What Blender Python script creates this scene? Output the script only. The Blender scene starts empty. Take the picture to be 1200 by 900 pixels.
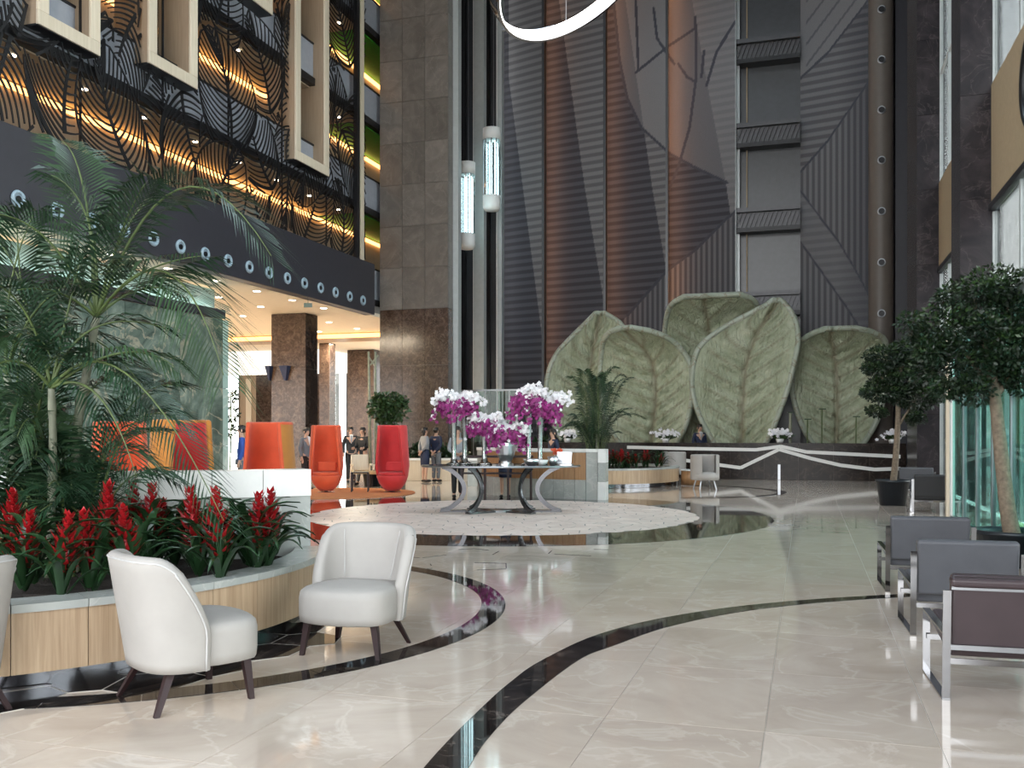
import bpy, bmesh, math, random
from math import sin, cos, pi, radians, sqrt, atan2, exp, tan, hypot
from mathutils import Vector, Matrix, noise
rnd = random.Random(11)
S = bpy.context.scene
COL = S.collection
# ------------------------------------------------------------------ camera, world, exposure
FPX, HZ, CH = 1100.0, 505.0, 1.6          # focal length in pixels, horizon row, eye height
TH = radians(17.4)                         # the hall runs 17.4 degrees to the right of the view axis
CT, ST = cos(TH), sin(TH)
cd = bpy.data.cameras.new('camera'); cam = bpy.data.objects.new('camera', cd); COL.objects.link(cam)
cam.location = (0, 0, CH); cam.rotation_euler = (pi/2, 0, 0)
cd.sensor_width = 36.0; cd.lens = 36.0*FPX/1200.0; cd.shift_y = (HZ-450)/1200.0; cd.clip_end = 400
S.camera = cam
W = bpy.data.worlds.new('sky'); S.world = W; W.use_nodes = True
nt = W.node_tree; nt.nodes.clear()
wo = nt.nodes.new('ShaderNodeOutputWorld'); bg = nt.nodes.new('ShaderNodeBackground')
tcn = nt.nodes.new('ShaderNodeTexCoord'); sx = nt.nodes.new('ShaderNodeSeparateXYZ'); rp = nt.nodes.new('ShaderNodeValToRGB')
nt.links.new(tcn.outputs['Generated'], sx.inputs[0]); nt.links.new(sx.outputs['Z'], rp.inputs[0])
rp.color_ramp.elements[0].position = 0.0; rp.color_ramp.elements[0].color = (1.0, 1.0, 0.98, 1)
rp.color_ramp.elements[1].position = 0.9; rp.color_ramp.elements[1].color = (0.74, 0.86, 1.0, 1)
nt.links.new(rp.outputs[0], bg.inputs['Color']); bg.inputs['Strength'].default_value = 6.0
nt.links.new(bg.outputs[0], wo.inputs[0])
S.view_settings.view_transform = 'Standard'; S.view_settings.look = 'None'
S.view_settings.exposure = 0.0; S.view_settings.gamma = 1.0; S.view_settings.use_curve_mapping = False
try:
    S.cycles.sample_clamp_indirect = 6.0; S.cycles.max_bounces = 8; S.cycles.diffuse_bounces = 4
    S.cycles.glossy_bounces = 4; S.cycles.transparent_max_bounces = 12
    S.cycles.caustics_reflective = False; S.cycles.caustics_refractive = False
except Exception: pass

# ------------------------------------------------------------------ coordinates
def P(px, py, z=0.0):
    """the point at height z that lies on the line of sight through a pixel"""
    d = (CH-z)*FPX/(py-HZ); return Vector(((px-600)/FPX*d, d, z))
def PD(px, py, d): return Vector(((px-600)/FPX*d, d, CH+(HZ-py)/FPX*d))
def bw(x, y, z=0.0): return Vector((x*CT+y*ST, -x*ST+y*CT, z))      # hall coordinates -> world
def hx(px, y): u = (px-600)/FPX; return y*(u*CT-ST)/(u*ST+CT)        # hall x on plane hall-y
def hy(px, x): u = (px-600)/FPX; return x*(u*ST+CT)/(u*CT-ST)        # hall y on plane hall-x
def hz(px, py, y):                                                   # height on plane hall-y
    u = (px-600)/FPX; return CH+(HZ-py)/FPX*y/(u*ST+CT)

# ------------------------------------------------------------------ mesh builder
class MB:
    def __init__(s): s.v = []; s.f = []; s.m = []; s.sm = []; s.cur = 0; s.smooth = False
    def add(s, vs, fs):
        b = len(s.v); s.v += [tuple(p) for p in vs]
        for f in fs: s.f.append([b+i for i in f]); s.m.append(s.cur); s.sm.append(s.smooth)
        return s
    def box(s, c, d, M=None):
        x, y, z = (d[0]/2, d[1]/2, d[2]/2)
        vs = [Vector((i*x, j*y, k*z)) for i in (-1, 1) for j in (-1, 1) for k in (-1, 1)]
        if M is not None: vs = [M @ p for p in vs]
        vs = [p+Vector(c) for p in vs]
        return s.add(vs, [(0,1,3,2),(4,6,7,5),(0,4,5,1),(2,3,7,6),(0,2,6,4),(1,5,7,3)])
    def bx(s, x0, x1, y0, y1, z0, z1): return s.box(((x0+x1)/2, (y0+y1)/2, (z0+z1)/2), (abs(x1-x0), abs(y1-y0), abs(z1-z0)))
    def bar(s, a, b, w, h, up=(0, 0, 1)):
        a = Vector(a); b = Vector(b); t = (b-a).normalized(); n = t.cross(Vector(up))
        if n.length < 1e-4: n = t.cross(Vector((1, 0, 0)))
        n.normalize(); m = n.cross(t); vs = []
        for p in (a, b):
            for i, j in ((-1,-1),(1,-1),(1,1),(-1,1)): vs.append(p+n*(i*w/2)+m*(j*h/2))
        return s.add(vs, [(3,2,1,0),(4,5,6,7),(0,1,5,4),(1,2,6,5),(2,3,7,6),(3,0,4,7)])
    def tube(s, path, r, seg=8, cap=True, closed=False, sq=None, up=None):
        path = [Vector(p) for p in path]; n = len(path); vs = []; fs = []
        rr = r if isinstance(r, (list, tuple)) else [r]*n
        prev = None
        for i, p in enumerate(path):
            if closed: t = path[(i+1) % n]-path[i-1]
            else: t = path[min(i+1, n-1)]-path[max(i-1, 0)]
            if t.length < 1e-9: t = Vector((0, 0, 1))
            t.normalize()
            if up is not None: x = t.cross(Vector(up))
            elif prev is None: x = t.cross(Vector((0, 0, 1)) if abs(t.z) < .9 else Vector((1, 0, 0)))
            else: x = prev-t*prev.dot(t)
            if x.length < 1e-6: x = t.orthogonal()
            x.normalize(); prev = x; y = t.cross(x)
            for k in range(seg):
                a = 2*pi*k/seg
                if sq: cx, cy = ((-1,-1),(1,-1),(1,1),(-1,1))[k]; vs.append(p+x*(cx*sq[0]/2)+y*(cy*sq[1]/2))
                else: vs.append(p+x*(cos(a)*rr[i])+y*(sin(a)*rr[i]))
        m = n if closed else n-1
        for i in range(m):
            j = (i+1) % n
            for k in range(seg):
                l = (k+1) % seg; fs.append((i*seg+k, i*seg+l, j*seg+l, j*seg+k))
        if cap and not closed: fs.append(tuple(range(seg-1, -1, -1))); fs.append(tuple(range((n-1)*seg, n*seg)))
        return s.add(vs, fs)
    def lathe(s, prof, seg=24, c=(0, 0, 0), a0=0, a1=2*pi, sy=1.0):
        full = abs(a1-a0-2*pi) < 1e-6; n = seg if full else seg+1; vs = []; fs = []; k = len(prof)
        for i in range(n):
            a = a0+(a1-a0)*i/seg
            for r, z in prof: vs.append((c[0]+r*cos(a), c[1]+r*sin(a)*sy, c[2]+z))
        for i in range(seg):
            j = (i+1) % n
            for q in range(k-1): fs.append((i*k+q, j*k+q, j*k+q+1, i*k+q+1))
        return s.add(vs, fs)
    def prism(s, poly, z0, z1):
        n = len(poly); vs = [(p[0], p[1], z0) for p in poly]+[(p[0], p[1], z1) for p in poly]
        fs = [tuple(range(n-1, -1, -1)), tuple(range(n, 2*n))]+[(i, (i+1) % n, n+(i+1) % n, n+i) for i in range(n)]
        return s.add(vs, fs)
    def sphere(s, c, r, seg=10, rings=6, sc=(1, 1, 1)):
        vs = []; fs = []
        for i in range(rings+1):
            t = pi*i/rings
            for j in range(seg):
                a = 2*pi*j/seg
                vs.append((c[0]+r*sc[0]*sin(t)*cos(a), c[1]+r*sc[1]*sin(t)*sin(a), c[2]+r*sc[2]*cos(t)))
        for i in range(rings):
            for j in range(seg):
                l = (j+1) % seg; fs.append((i*seg+j, (i+1)*seg+j, (i+1)*seg+l, i*seg+l))
        return s.add(vs, fs)
    def grid(s, fn, nu, nv, closeu=False):
        vs = [fn(i/nu, j/nv) for i in range(nu+1) for j in range(nv+1)]
        fs = [(i*(nv+1)+j, (i+1)*(nv+1)+j, (i+1)*(nv+1)+j+1, i*(nv+1)+j+1) for i in range(nu) for j in range(nv)]
        return s.add(vs, fs)
    def mesh(s, name, mats):
        me = bpy.data.meshes.new(name); me.from_pydata(s.v, [], s.f)
        for m in (mats if isinstance(mats, (list, tuple)) else [mats]): me.materials.append(m)
        me.polygons.foreach_set('material_index', s.m); me.polygons.foreach_set('use_smooth', s.sm)
        me.update(); return me
    def build(s, name, mats, parent=None, loc=None, rot=None, bevel=0, seg=2, sub=0, fix=False):
        me = s.mesh(name, mats)
        if fix:
            bm = bmesh.new(); bm.from_mesh(me); bmesh.ops.remove_doubles(bm, verts=bm.verts, dist=1e-5)
            bmesh.ops.recalc_face_normals(bm, faces=bm.faces); bm.to_mesh(me); bm.free()
        return put(name, me, parent, loc, rot, bevel, seg, sub)
def put(name, me, parent=None, loc=None, rot=None, bevel=0, seg=2, sub=0):
    o = bpy.data.objects.new(name, me); COL.objects.link(o)
    if parent: o.parent = parent
    if loc is not None: o.location = loc
    if rot is not None: o.rotation_euler = rot if hasattr(rot, '__len__') else (0, 0, rot)
    if bevel:
        b = o.modifiers.new('bevel', 'BEVEL'); b.width = bevel; b.segments = seg; b.limit_method = 'ANGLE'; b.angle_limit = radians(40)
    if sub:
        u = o.modifiers.new('subsurf', 'SUBSURF'); u.levels = sub; u.render_levels = sub
    return o
def thing(name, label, cat, loc=(0, 0, 0), rz=0.0, group=None):
    o = bpy.data.objects.new(name, None); COL.objects.link(o); o.location = loc; o.rotation_euler = (0, 0, rz)
    o.empty_display_size = .1
    return tag(o, label, cat, group)
def tag(o, label, cat, group=None):
    o['label'] = label; o['category'] = cat
    if group: o['group'] = group
    return o
def struct(o): o['kind'] = 'structure'; return o
def stuff(o): o['kind'] = 'stuff'; return o
def setting(name, loc=(0, 0, 0), rz=0.0):
    o = bpy.data.objects.new(name, None); COL.objects.link(o); o.location = loc; o.rotation_euler = (0, 0, rz); return struct(o)
def kids(o): return KID.get(o.name, [])
def dup(root, kidlist, loc, rz, label, group=None, scale=None):
    r = root.copy(); COL.objects.link(r); r.location = loc; r.rotation_euler = (0, 0, rz); r['label'] = label
    if group: r['group'] = group
    if scale: r.scale = (scale,)*3
    for ch in kidlist:
        c = ch.copy(); COL.objects.link(c); c.parent = r
    return r
def bez(p0, p1, p2, n):
    p0, p1, p2 = Vector(p0), Vector(p1), Vector(p2)
    return [p0*(1-t)**2+p1*(2*t*(1-t))+p2*t*t for t in [i/n for i in range(n+1)]]
def lerp(a, b, t): return a+(b-a)*t
def interp(tab, x):
    if x <= tab[0][0]: return tab[0][1:]
    for a, b in zip(tab, tab[1:]):
        if x <= b[0]:
            t = (x-a[0])/(b[0]-a[0]); return tuple(lerp(p, q, t) for p, q in zip(a[1:], b[1:]))
    return tab[-1][1:]
def spline(pts, n=12):
    pts = [Vector(p) for p in pts]; out = []
    for i in range(len(pts)-1):
        a, b, c, d = pts[max(i-1, 0)], pts[i], pts[i+1], pts[min(i+2, len(pts)-1)]
        for k in range(n):
            t = k/n
            out.append(.5*((2*b)+(c-a)*t+(2*a-5*b+4*c-d)*t*t+(3*b-a-3*c+d)*t**3))
    return out+[pts[-1]]
ORD = ['first','second','third','fourth','fifth','sixth','seventh','eighth','ninth','tenth','eleventh','twelfth','thirteenth','fourteenth','fifteenth','sixteenth','seventeenth','eighteenth','nineteenth','twentieth']

# ------------------------------------------------------------------ materials
def node(nt, t, **kw):
    n = nt.nodes.new(t)
    for k, v in kw.items(): setattr(n, k, v)
    return n
def base(name):
    m = bpy.data.materials.new(name); m.use_nodes = True; nt = m.node_tree
    return m, nt, nt.nodes['Principled BSDF']
def mixc(nt, fac, a, b, mode='MIX'):
    n = nt.nodes.new('ShaderNodeMix'); n.data_type = 'RGBA'; n.blend_type = mode
    for k, v in ((0, fac), (6, a), (7, b)):
        if hasattr(v, 'is_linked'): nt.links.new(v, n.inputs[k])
        else: n.inputs[k].default_value = v if k == 0 else tuple(v)+(1,) if len(v) == 3 else v
    return n.outputs[2]
def coords(nt, scale=(1, 1, 1), rand=False):
    tc = node(nt, 'ShaderNodeTexCoord'); mp = node(nt, 'ShaderNodeMapping'); mp.inputs['Scale'].default_value = scale
    nt.links.new(tc.outputs['Object'], mp.inputs[0])
    if rand:
        oi = node(nt, 'ShaderNodeObjectInfo'); mu = node(nt, 'ShaderNodeVectorMath', operation='SCALE')
        mu.inputs[0].default_value = (17, 29, 13); nt.links.new(oi.outputs['Random'], mu.inputs['Scale'])
        nt.links.new(mu.outputs[0], mp.inputs['Location'])
    return mp.outputs[0]
def rampn(nt, src, stops):
    r = node(nt, 'ShaderNodeValToRGB'); cr = r.color_ramp
    while len(cr.elements) < len(stops): cr.elements.new(.5)
    for e, (p, c) in zip(cr.elements, stops): e.position = p; e.color = tuple(c)+(1,)
    nt.links.new(src, r.inputs[0]); return r.outputs[0]
def noisen(nt, vec, scale, detail=4, rough=.55, dist=0):
    n = node(nt, 'ShaderNodeTexNoise'); nt.links.new(vec, n.inputs['Vector']); n.inputs['Scale'].default_value = scale
    n.inputs['Detail'].default_value = detail; n.inputs['Roughness'].default_value = rough; n.inputs['Distortion'].default_value = dist
    return n.outputs[0]
def bumpn(nt, b, h, strength=.2, dist=.01):
    n = node(nt, 'ShaderNodeBump'); n.inputs['Strength'].default_value = strength; n.inputs['Distance'].default_value = dist
    nt.links.new(h, n.inputs['Height']); nt.links.new(n.outputs[0], b.inputs['Normal'])
def mat(name, col, rough=.5, metal=0.0, var=.12, scale=6.0, bump=0, bscale=200, spec=.5, rand=0, coat=0, sheen=0, stretch=(1, 1, 1), emit=0, trans=0, sss=0):
    m, nt, b = base(name)
    v = coords(nt, stretch, bool(rand))
    c = rampn(nt, noisen(nt, v, scale), [(.3, [x*(1-var) for x in col]), (.7, [min(1, x*(1+var)) for x in col])])
    if rand:
        oi = node(nt, 'ShaderNodeObjectInfo'); mr = node(nt, 'ShaderNodeMapRange')
        mr.inputs[3].default_value = 1-rand; mr.inputs[4].default_value = 1+rand
        nt.links.new(oi.outputs['Random'], mr.inputs[0])
        hv = node(nt, 'ShaderNodeHueSaturation'); nt.links.new(mr.outputs[0], hv.inputs['Value']); nt.links.new(c, hv.inputs['Color']); c = hv.outputs[0]
    nt.links.new(c, b.inputs['Base Color'])
    b.inputs['Roughness'].default_value = rough; b.inputs['Metallic'].default_value = metal
    b.inputs['Specular IOR Level'].default_value = spec; b.inputs['Coat Weight'].default_value = coat; b.inputs['Coat Roughness'].default_value = .05
    b.inputs['Sheen Weight'].default_value = sheen
    if emit: b.inputs['Emission Color'].default_value = tuple(col)+(1,); b.inputs['Emission Strength'].default_value = emit
    if trans: b.inputs['Transmission Weight'].default_value = trans
    if bump: bumpn(nt, b, noisen(nt, v, bscale, 2), bump)
    return m
def marble(name, dark, mid, light, vein, scale=1.5, rough=.12, vw=.03, rand=.06, dist=1.2, vamt=.7, spec=.5):
    m, nt, b = base(name); v = coords(nt, (1, 1, 1), True)
    n1 = noisen(nt, v, scale, 8, .62, dist)
    c = rampn(nt, n1, [(.28, dark), (.5, mid), (.72, light)])
    n2 = noisen(nt, v, scale*1.3, 6, .55, .8)
    sub = node(nt, 'ShaderNodeMath', operation='SUBTRACT'); nt.links.new(n2, sub.inputs[0]); sub.inputs[1].default_value = .5
    ab = node(nt, 'ShaderNodeMath', operation='ABSOLUTE'); nt.links.new(sub.outputs[0], ab.inputs[0])
    f = rampn(nt, ab.outputs[0], [(0, (vamt,)*3), (vw, (0, 0, 0))])
    c = mixc(nt, f, c, vein)
    oi = node(nt, 'ShaderNodeObjectInfo'); mr = node(nt, 'ShaderNodeMapRange'); mr.inputs[3].default_value = 1-rand; mr.inputs[4].default_value = 1+rand
    nt.links.new(oi.outputs['Random'], mr.inputs[0]); hv = node(nt, 'ShaderNodeHueSaturation')
    nt.links.new(mr.outputs[0], hv.inputs['Value']); nt.links.new(c, hv.inputs['Color'])
    nt.links.new(hv.outputs[0], b.inputs['Base Color']); b.inputs['Roughness'].default_value = rough; b.inputs['Specular IOR Level'].default_value = spec
    return m
def wood(name, c1, c2, rough=.4, axis='z', scale=1.0, rand=.08):
    st = {'z': (38*scale, 38*scale, 1.4*scale), 'x': (1.4*scale, 38*scale, 38*scale), 'y': (38*scale, 1.4*scale, 38*scale)}[axis]
    m, nt, b = base(name); v = coords(nt, st, True)
    c = rampn(nt, noisen(nt, v, 1.0, 5, .6, .4), [(.3, c1), (.7, c2)])
    oi = node(nt, 'ShaderNodeObjectInfo'); mr = node(nt, 'ShaderNodeMapRange'); mr.inputs[3].default_value = 1-rand; mr.inputs[4].default_value = 1+rand
    nt.links.new(oi.outputs['Random'], mr.inputs[0]); hv = node(nt, 'ShaderNodeHueSaturation')
    nt.links.new(mr.outputs[0], hv.inputs['Value']); nt.links.new(c, hv.inputs['Color'])
    nt.links.new(hv.outputs[0], b.inputs['Base Color']); b.inputs['Roughness'].default_value = rough
    return m
def glass(name, tint=(.9, .97, .95), refl=.12, rough=0.02, fw=.9):
    m = bpy.data.materials.new(name); m.use_nodes = True; nt = m.node_tree; nt.nodes.clear()
    o = node(nt, 'ShaderNodeOutputMaterial'); t = node(nt, 'ShaderNodeBsdfTransparent'); g = node(nt, 'ShaderNodeBsdfGlossy'); x = node(nt, 'ShaderNodeMixShader')
    fr = node(nt, 'ShaderNodeFresnel'); fr.inputs[0].default_value = 1.5
    ad = node(nt, 'ShaderNodeMath', operation='MULTIPLY_ADD'); nt.links.new(fr.outputs[0], ad.inputs[0]); ad.inputs[1].default_value = fw; ad.inputs[2].default_value = refl*.4
    t.inputs[0].default_value = tuple(tint)+(1,); g.inputs[0].default_value = (1, 1, 1, 1); g.inputs[1].default_value = rough
    nt.links.new(ad.outputs[0], x.inputs[0]); nt.links.new(t.outputs[0], x.inputs[1]); nt.links.new(g.outputs[0], x.inputs[2]); nt.links.new(x.outputs[0], o.inputs[0])
    return m
def lampmat(name, col, s):
    m = bpy.data.materials.new(name); m.use_nodes = True; nt = m.node_tree; nt.nodes.clear()
    o = node(nt, 'ShaderNodeOutputMaterial'); e = node(nt, 'ShaderNodeEmission'); e.inputs[0].default_value = tuple(col)+(1,); e.inputs[1].default_value = s
    nt.links.new(e.outputs[0], o.inputs[0]); return m

M = {}
M['tile'] = marble('beige_marble', (.49, .405, .335), (.575, .485, .405), (.635, .55, .47), (.71, .63, .55), .8, .06, .02, .05, 1.6, .5, .55)
M['grout'] = mat('pale_grout', (.50, .46, .41), .3)
M['dkmarble'] = marble('dark_emperador_marble', (.008, .007, .007), (.018, .014, .013), (.035, .027, .024), (.25, .2, .17), 1.6, .03, .008, .25, 1.5, .5)
M['mosaic'] = marble('pale_mosaic_marble', (.68, .54, .48), (.79, .655, .59), (.86, .74, .675), (.88, .78, .72), 2.0, .4, .02, .08, 1.2, .4, .2)
M['mosgrout'] = mat('grey_joint', (.17, .14, .125), .4)
M['pillar'] = marble('grey_brown_stone', (.105, .092, .08), (.145, .128, .112), (.19, .168, .148), (.25, .22, .19), 1.2, .28, .02, .16, 1.5, .35)
M['brown'] = marble('brown_marble', (.020, .011, .007), (.052, .031, .021), (.115, .076, .055), (.20, .15, .115), 4.5, .16, .03, .06, .9, .4, .35)
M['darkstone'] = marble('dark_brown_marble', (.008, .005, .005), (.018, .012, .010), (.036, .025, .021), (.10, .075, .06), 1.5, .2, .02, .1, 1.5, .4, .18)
M['green'] = marble('green_marble', (.035, .055, .048), (.13, .175, .15), (.30, .36, .31), (.46, .41, .31), .7, .12, .025, .12, 2.0, .6)
M['greenpale'] = marble('pale_green_onyx', (.28, .42, .40), (.42, .58, .54), (.58, .70, .66), (.72, .78, .74), .5, .15, .03, .05, 1.8, .5)
M['palestone'] = marble('pale_grey_stone', (.36, .38, .36), (.42, .44, .42), (.48, .50, .47), (.55, .56, .53), 1.5, .25, .02, .04)
M['whitestone'] = mat('white_coping', (.86, .86, .84), .3, var=.04)
M['oak'] = wood('oak_veneer', (.38, .255, .155), (.56, .41, .27), .35)
M['oakh'] = wood('honey_wood', (.30, .15, .065), (.44, .25, .12), .35)
M['palewood'] = wood('pale_ash_wood', (.62, .53, .40), (.72, .63, .50), .45, 'z', .6)
M['tanwood'] = wood('tan_veneer', (.33, .24, .165), (.41, .31, .215), .45, 'z', .8)
M['espresso'] = wood('espresso_wood', (.012, .003, .004), (.026, .008, .009), .55, 'z')
M['cream'] = mat('cream_leather', (.38, .358, .335), .62, spec=.3, var=.04, scale=5, bump=.08, bscale=600)
M['creamseam'] = mat('cream_piping', (.50, .49, .48), .5)
M['greyleather'] = mat('slate_leather', (.085, .088, .10), .42, var=.08, bump=.1, bscale=500)
M['brownleather'] = mat('plum_leather', (.052, .036, .040), .38, var=.08, bump=.1, bscale=500)
M['blackleather'] = mat('black_leather', (.012, .012, .014), .35)
M['legsteel'] = mat('polished_leg_steel', (.13, .13, .14), .25, 1.0, var=.05)
M['railglass'] = glass('smoked_green_glass', (.55, .66, .62), .2)
M['chrome'] = mat('chrome', (.34, .34, .35), .10, 1.0, var=.02)
M['steel'] = mat('brushed_steel', (.34, .35, .37), .28, 1.0, var=.06)
M['silver'] = mat('silver', (.82, .82, .84), .32, 1.0, var=.03)
M['dkchrome'] = mat('dark_mirror_plinth', (.20, .20, .22), .12, 1.0, var=.05)
M['charcoal'] = mat('charcoal_paint', (.030, .029, .038), .45, var=.06, bump=.05, bscale=300)
M['black'] = mat('black_metal', (.010, .010, .012), .4, .3)
M['balustrade'] = mat('grey_glass_balustrade', (.34, .36, .41), .12, var=.05)
M['dksteel'] = mat('dark_steel', (.07, .07, .075), .4, .4)
M['slate'] = mat('slate_panel', (.052, .054, .060), .3, var=.1)
M['tanceil'] = mat('tan_soffit', (.50, .41, .29), .6, var=.06)
M['greenpaint'] = mat('green_paint', (.03, .30, .02), .55)
M['redwall'] = mat('rust_wall', (.22, .06, .02), .6)
M['creamceil'] = mat('cream_ceiling', (.88, .80, .66), .7, var=.03)
M['white'] = mat('white_paint', (.80, .80, .78), .5, var=.03)
M['palegrey'] = mat('pale_grey_metal', (.46, .49, .49), .35, .2, var=.06)
M['beige'] = mat('beige_fabric', (.40, .30, .185), .7, var=.05, scale=12, bump=.1, bscale=250)
M['roof'] = mat('dark_roof', (.05, .05, .055), .8)
M['soil'] = mat('dark_soil', (.018, .012, .009), .9, var=.4, scale=40, bump=.6, bscale=60)
M['red'] = mat('red_bract', (.36, .010, .014), .38, var=.25, scale=9)
M['leafdk'] = mat('bromeliad_leaf', (.018, .050, .018), .28, var=.4, scale=7)
M['palm'] = mat('palm_leaflet', (.016, .044, .020), .38, var=.45, scale=3)
M['palmlite'] = mat('palm_leaflet_pale', (.036, .075, .032), .4, var=.4, scale=3)
M['cane'] = mat('palm_cane', (.20, .21, .15), .5, var=.25, scale=9)
M['stem'] = mat('green_stem', (.09, .13, .04), .5, var=.25)
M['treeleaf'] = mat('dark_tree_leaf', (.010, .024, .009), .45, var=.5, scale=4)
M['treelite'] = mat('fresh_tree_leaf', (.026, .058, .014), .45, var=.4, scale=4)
M['bark'] = mat('grey_brown_bark', (.20, .155, .11), .8, var=.3, scale=20, bump=.4, bscale=40)
M['pot'] = mat('dark_plastic_pot', (.012, .016, .022), .35)
M['orange'] = mat('orange_felt', (.66, .090, .028), .75, var=.06, sheen=.2, bump=.08, bscale=300)
M['redfelt'] = mat('red_felt', (.56, .028, .030), .75, var=.06, sheen=.2, bump=.08, bscale=300)
M['ochre'] = mat('ochre_felt', (.46, .17, .022), .75, var=.06, sheen=.2, bump=.08, bscale=300)
M['rug'] = mat('orange_rug', (.62, .22, .08), .9, var=.15, scale=20)
M['tabletop'] = mat('dark_glass_top', (.03, .032, .036), .05, .0, spec=.7)
M['whitepetal'] = mat('white_petal', (.85, .82, .84), .5, var=.06)
M['purplepetal'] = mat('purple_petal', (.27, .02, .165), .5, var=.6, scale=14)
M['ceramic'] = mat('white_ceramic', (.80, .80, .80), .15, var=.02)
M['skin'] = mat('skin', (.52, .31, .22), .5, var=.06, sss=.1)
M['hair'] = mat('dark_hair', (.012, .008, .007), .4, var=.3)
M['navy'] = mat('navy_cloth', (.012, .020, .055), .7, var=.15)
M['blue'] = mat('royal_blue_cloth', (.02, .07, .32), .7, var=.15)
M['greycloth'] = mat('grey_cloth', (.26, .27, .29), .75, var=.12)
M['trouser'] = mat('mid_grey_trouser', (.14, .15, .17), .75, var=.12)
M['blackcloth'] = mat('black_cloth', (.010, .010, .012), .7, var=.2)
M['whitecloth'] = mat('white_cloth', (.72, .72, .72), .7, var=.05)
M['oliveseat'] = mat('tan_seat', (.42, .30, .17), .6)
M['glass'] = glass('clear_glass', (.94, .97, .96))
M['tealglass'] = glass('teal_glass', (.66, .94, .89), .1, .02, .12)
M['vaseglass'] = glass('vase_glass', (.88, .90, .90), .5, .08)
M['cabglass'] = glass('lift_glass', (.80, .97, .99), .2)
M['warm'] = lampmat('warm_led', (1.0, .47, .14), 4.6)
M['amber'] = lampmat('amber_led', (1.0, .46, .20), 30.0)
M['spot'] = lampmat('downlight_lens', (1.0, .86, .66), 14.0)
M['whitelamp'] = lampmat('white_led', (1.0, .97, .93), 6.0)
M['coollamp'] = lampmat('cool_tube', (.80, .97, 1.0), 7.0)
M['vasewater'] = mat('cloudy_vase_water', (.46, .47, .45), .5, var=.15, scale=20)
M['portrim'] = mat('pale_blue_ring', (.30, .40, .47), .4)
M['piermarble'] = marble('blue_black_marble', (.012, .011, .014), (.028, .023, .026), (.050, .042, .046), (.12, .10, .10), 1.3, .25, .015, .12, 1.5, .35, .22)
M['porthole'] = lampmat('porthole_glow', (.50, .68, .82), .5)
M['cove'] = lampmat('cove_glow', (1.0, .85, .60), 9.0)
M['coolcove'] = lampmat('cool_cove', (.85, 1.0, .95), 5.0)
M['soffit'] = lampmat('lit_soffit', (1.0, .93, .82), 1.6)
M['pave'] = mat('outside_paving', (.5, .5, .48), .8)
M['hedge'] = mat('outside_leaf', (.16, .34, .07), .6, var=.4, scale=2)

# jade leaf: carved colour follows the vein attribute
def jade():
    m, nt, b = base('jade_stone'); v = coords(nt, (1, 1, 1), True)
    c = rampn(nt, noisen(nt, v, 1.3, 7, .6, 1.0), [(.3, (.27, .30, .19)), (.5, (.38, .42, .29)), (.72, (.50, .53, .39))])
    a = node(nt, 'ShaderNodeAttribute', attribute_name='vein')
    mv = node(nt, 'ShaderNodeMath', operation='MULTIPLY'); nt.links.new(a.outputs['Fac'], mv.inputs[0]); mv.inputs[1].default_value = .62
    c = mixc(nt, mv.outputs[0], c, (.16, .10, .05))
    nt.links.new(c, b.inputs['Base Color']); b.inputs['Roughness'].default_value = .38
    v2 = coords(nt, (5, 5, 1.2)); bumpn(nt, b, noisen(nt, v2, 1.6, 3, .5, 1.2), .9, .12)
    return m
M['jade'] = jade()
# mural cloth: printed ribs and leaves, painted fold shade, masks in vertex attributes
def mural():
    m, nt, b = base('printed_mural_cloth')
    tc = node(nt, 'ShaderNodeTexCoord'); sp = node(nt, 'ShaderNodeSeparateXYZ'); nt.links.new(tc.outputs['Object'], sp.inputs[0])
    def stripe(src, k):
        a = node(nt, 'ShaderNodeMath', operation='MULTIPLY'); nt.links.new(src, a.inputs[0]); a.inputs[1].default_value = k
        s_ = node(nt, 'ShaderNodeMath', operation='SINE'); nt.links.new(a.outputs[0], s_.inputs[0])
        r = node(nt, 'ShaderNodeMapRange'); r.inputs[1].default_value = -.5; r.inputs[2].default_value = .5; nt.links.new(s_.outputs[0], r.inputs[0]); return r.outputs[0]
    at = node(nt, 'ShaderNodeAttribute', attribute_name='print'); sc = node(nt, 'ShaderNodeSeparateColor'); nt.links.new(at.outputs['Color'], sc.inputs[0])
    n = noisen(nt, tc.outputs['Object'], 40, 3)
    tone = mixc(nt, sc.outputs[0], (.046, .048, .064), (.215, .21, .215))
    tone = mixc(nt, .25, tone, n, 'SOFT_LIGHT')
    for ch, src, k in ((1, 'Z', 2*pi/.29), (2, 'X', 2*pi/.20)):
        st = stripe(sp.outputs[src], k)
        mu = node(nt, 'ShaderNodeMath', operation='MULTIPLY'); nt.links.new(st, mu.inputs[0]); nt.links.new(sc.outputs[ch], mu.inputs[1])
        m2 = node(nt, 'ShaderNodeMath', operation='MULTIPLY'); nt.links.new(mu.outputs[0], m2.inputs[0]); m2.inputs[1].default_value = .62
        tone = mixc(nt, m2.outputs[0], tone, (.022, .022, .030))
    nt.links.new(tone, b.inputs['Base Color']); b.inputs['Roughness'].default_value = .75; b.inputs['Specular IOR Level'].default_value = .25
    return m
M['mural'] = mural()
# ================================================================== LARGE STRUCTURE (hall-aligned: rotated by -TH about the origin)
def hall(name): return setting(name, rz=-TH)
XL, XR, YB = -13.84, 3.45, 36.0
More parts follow.
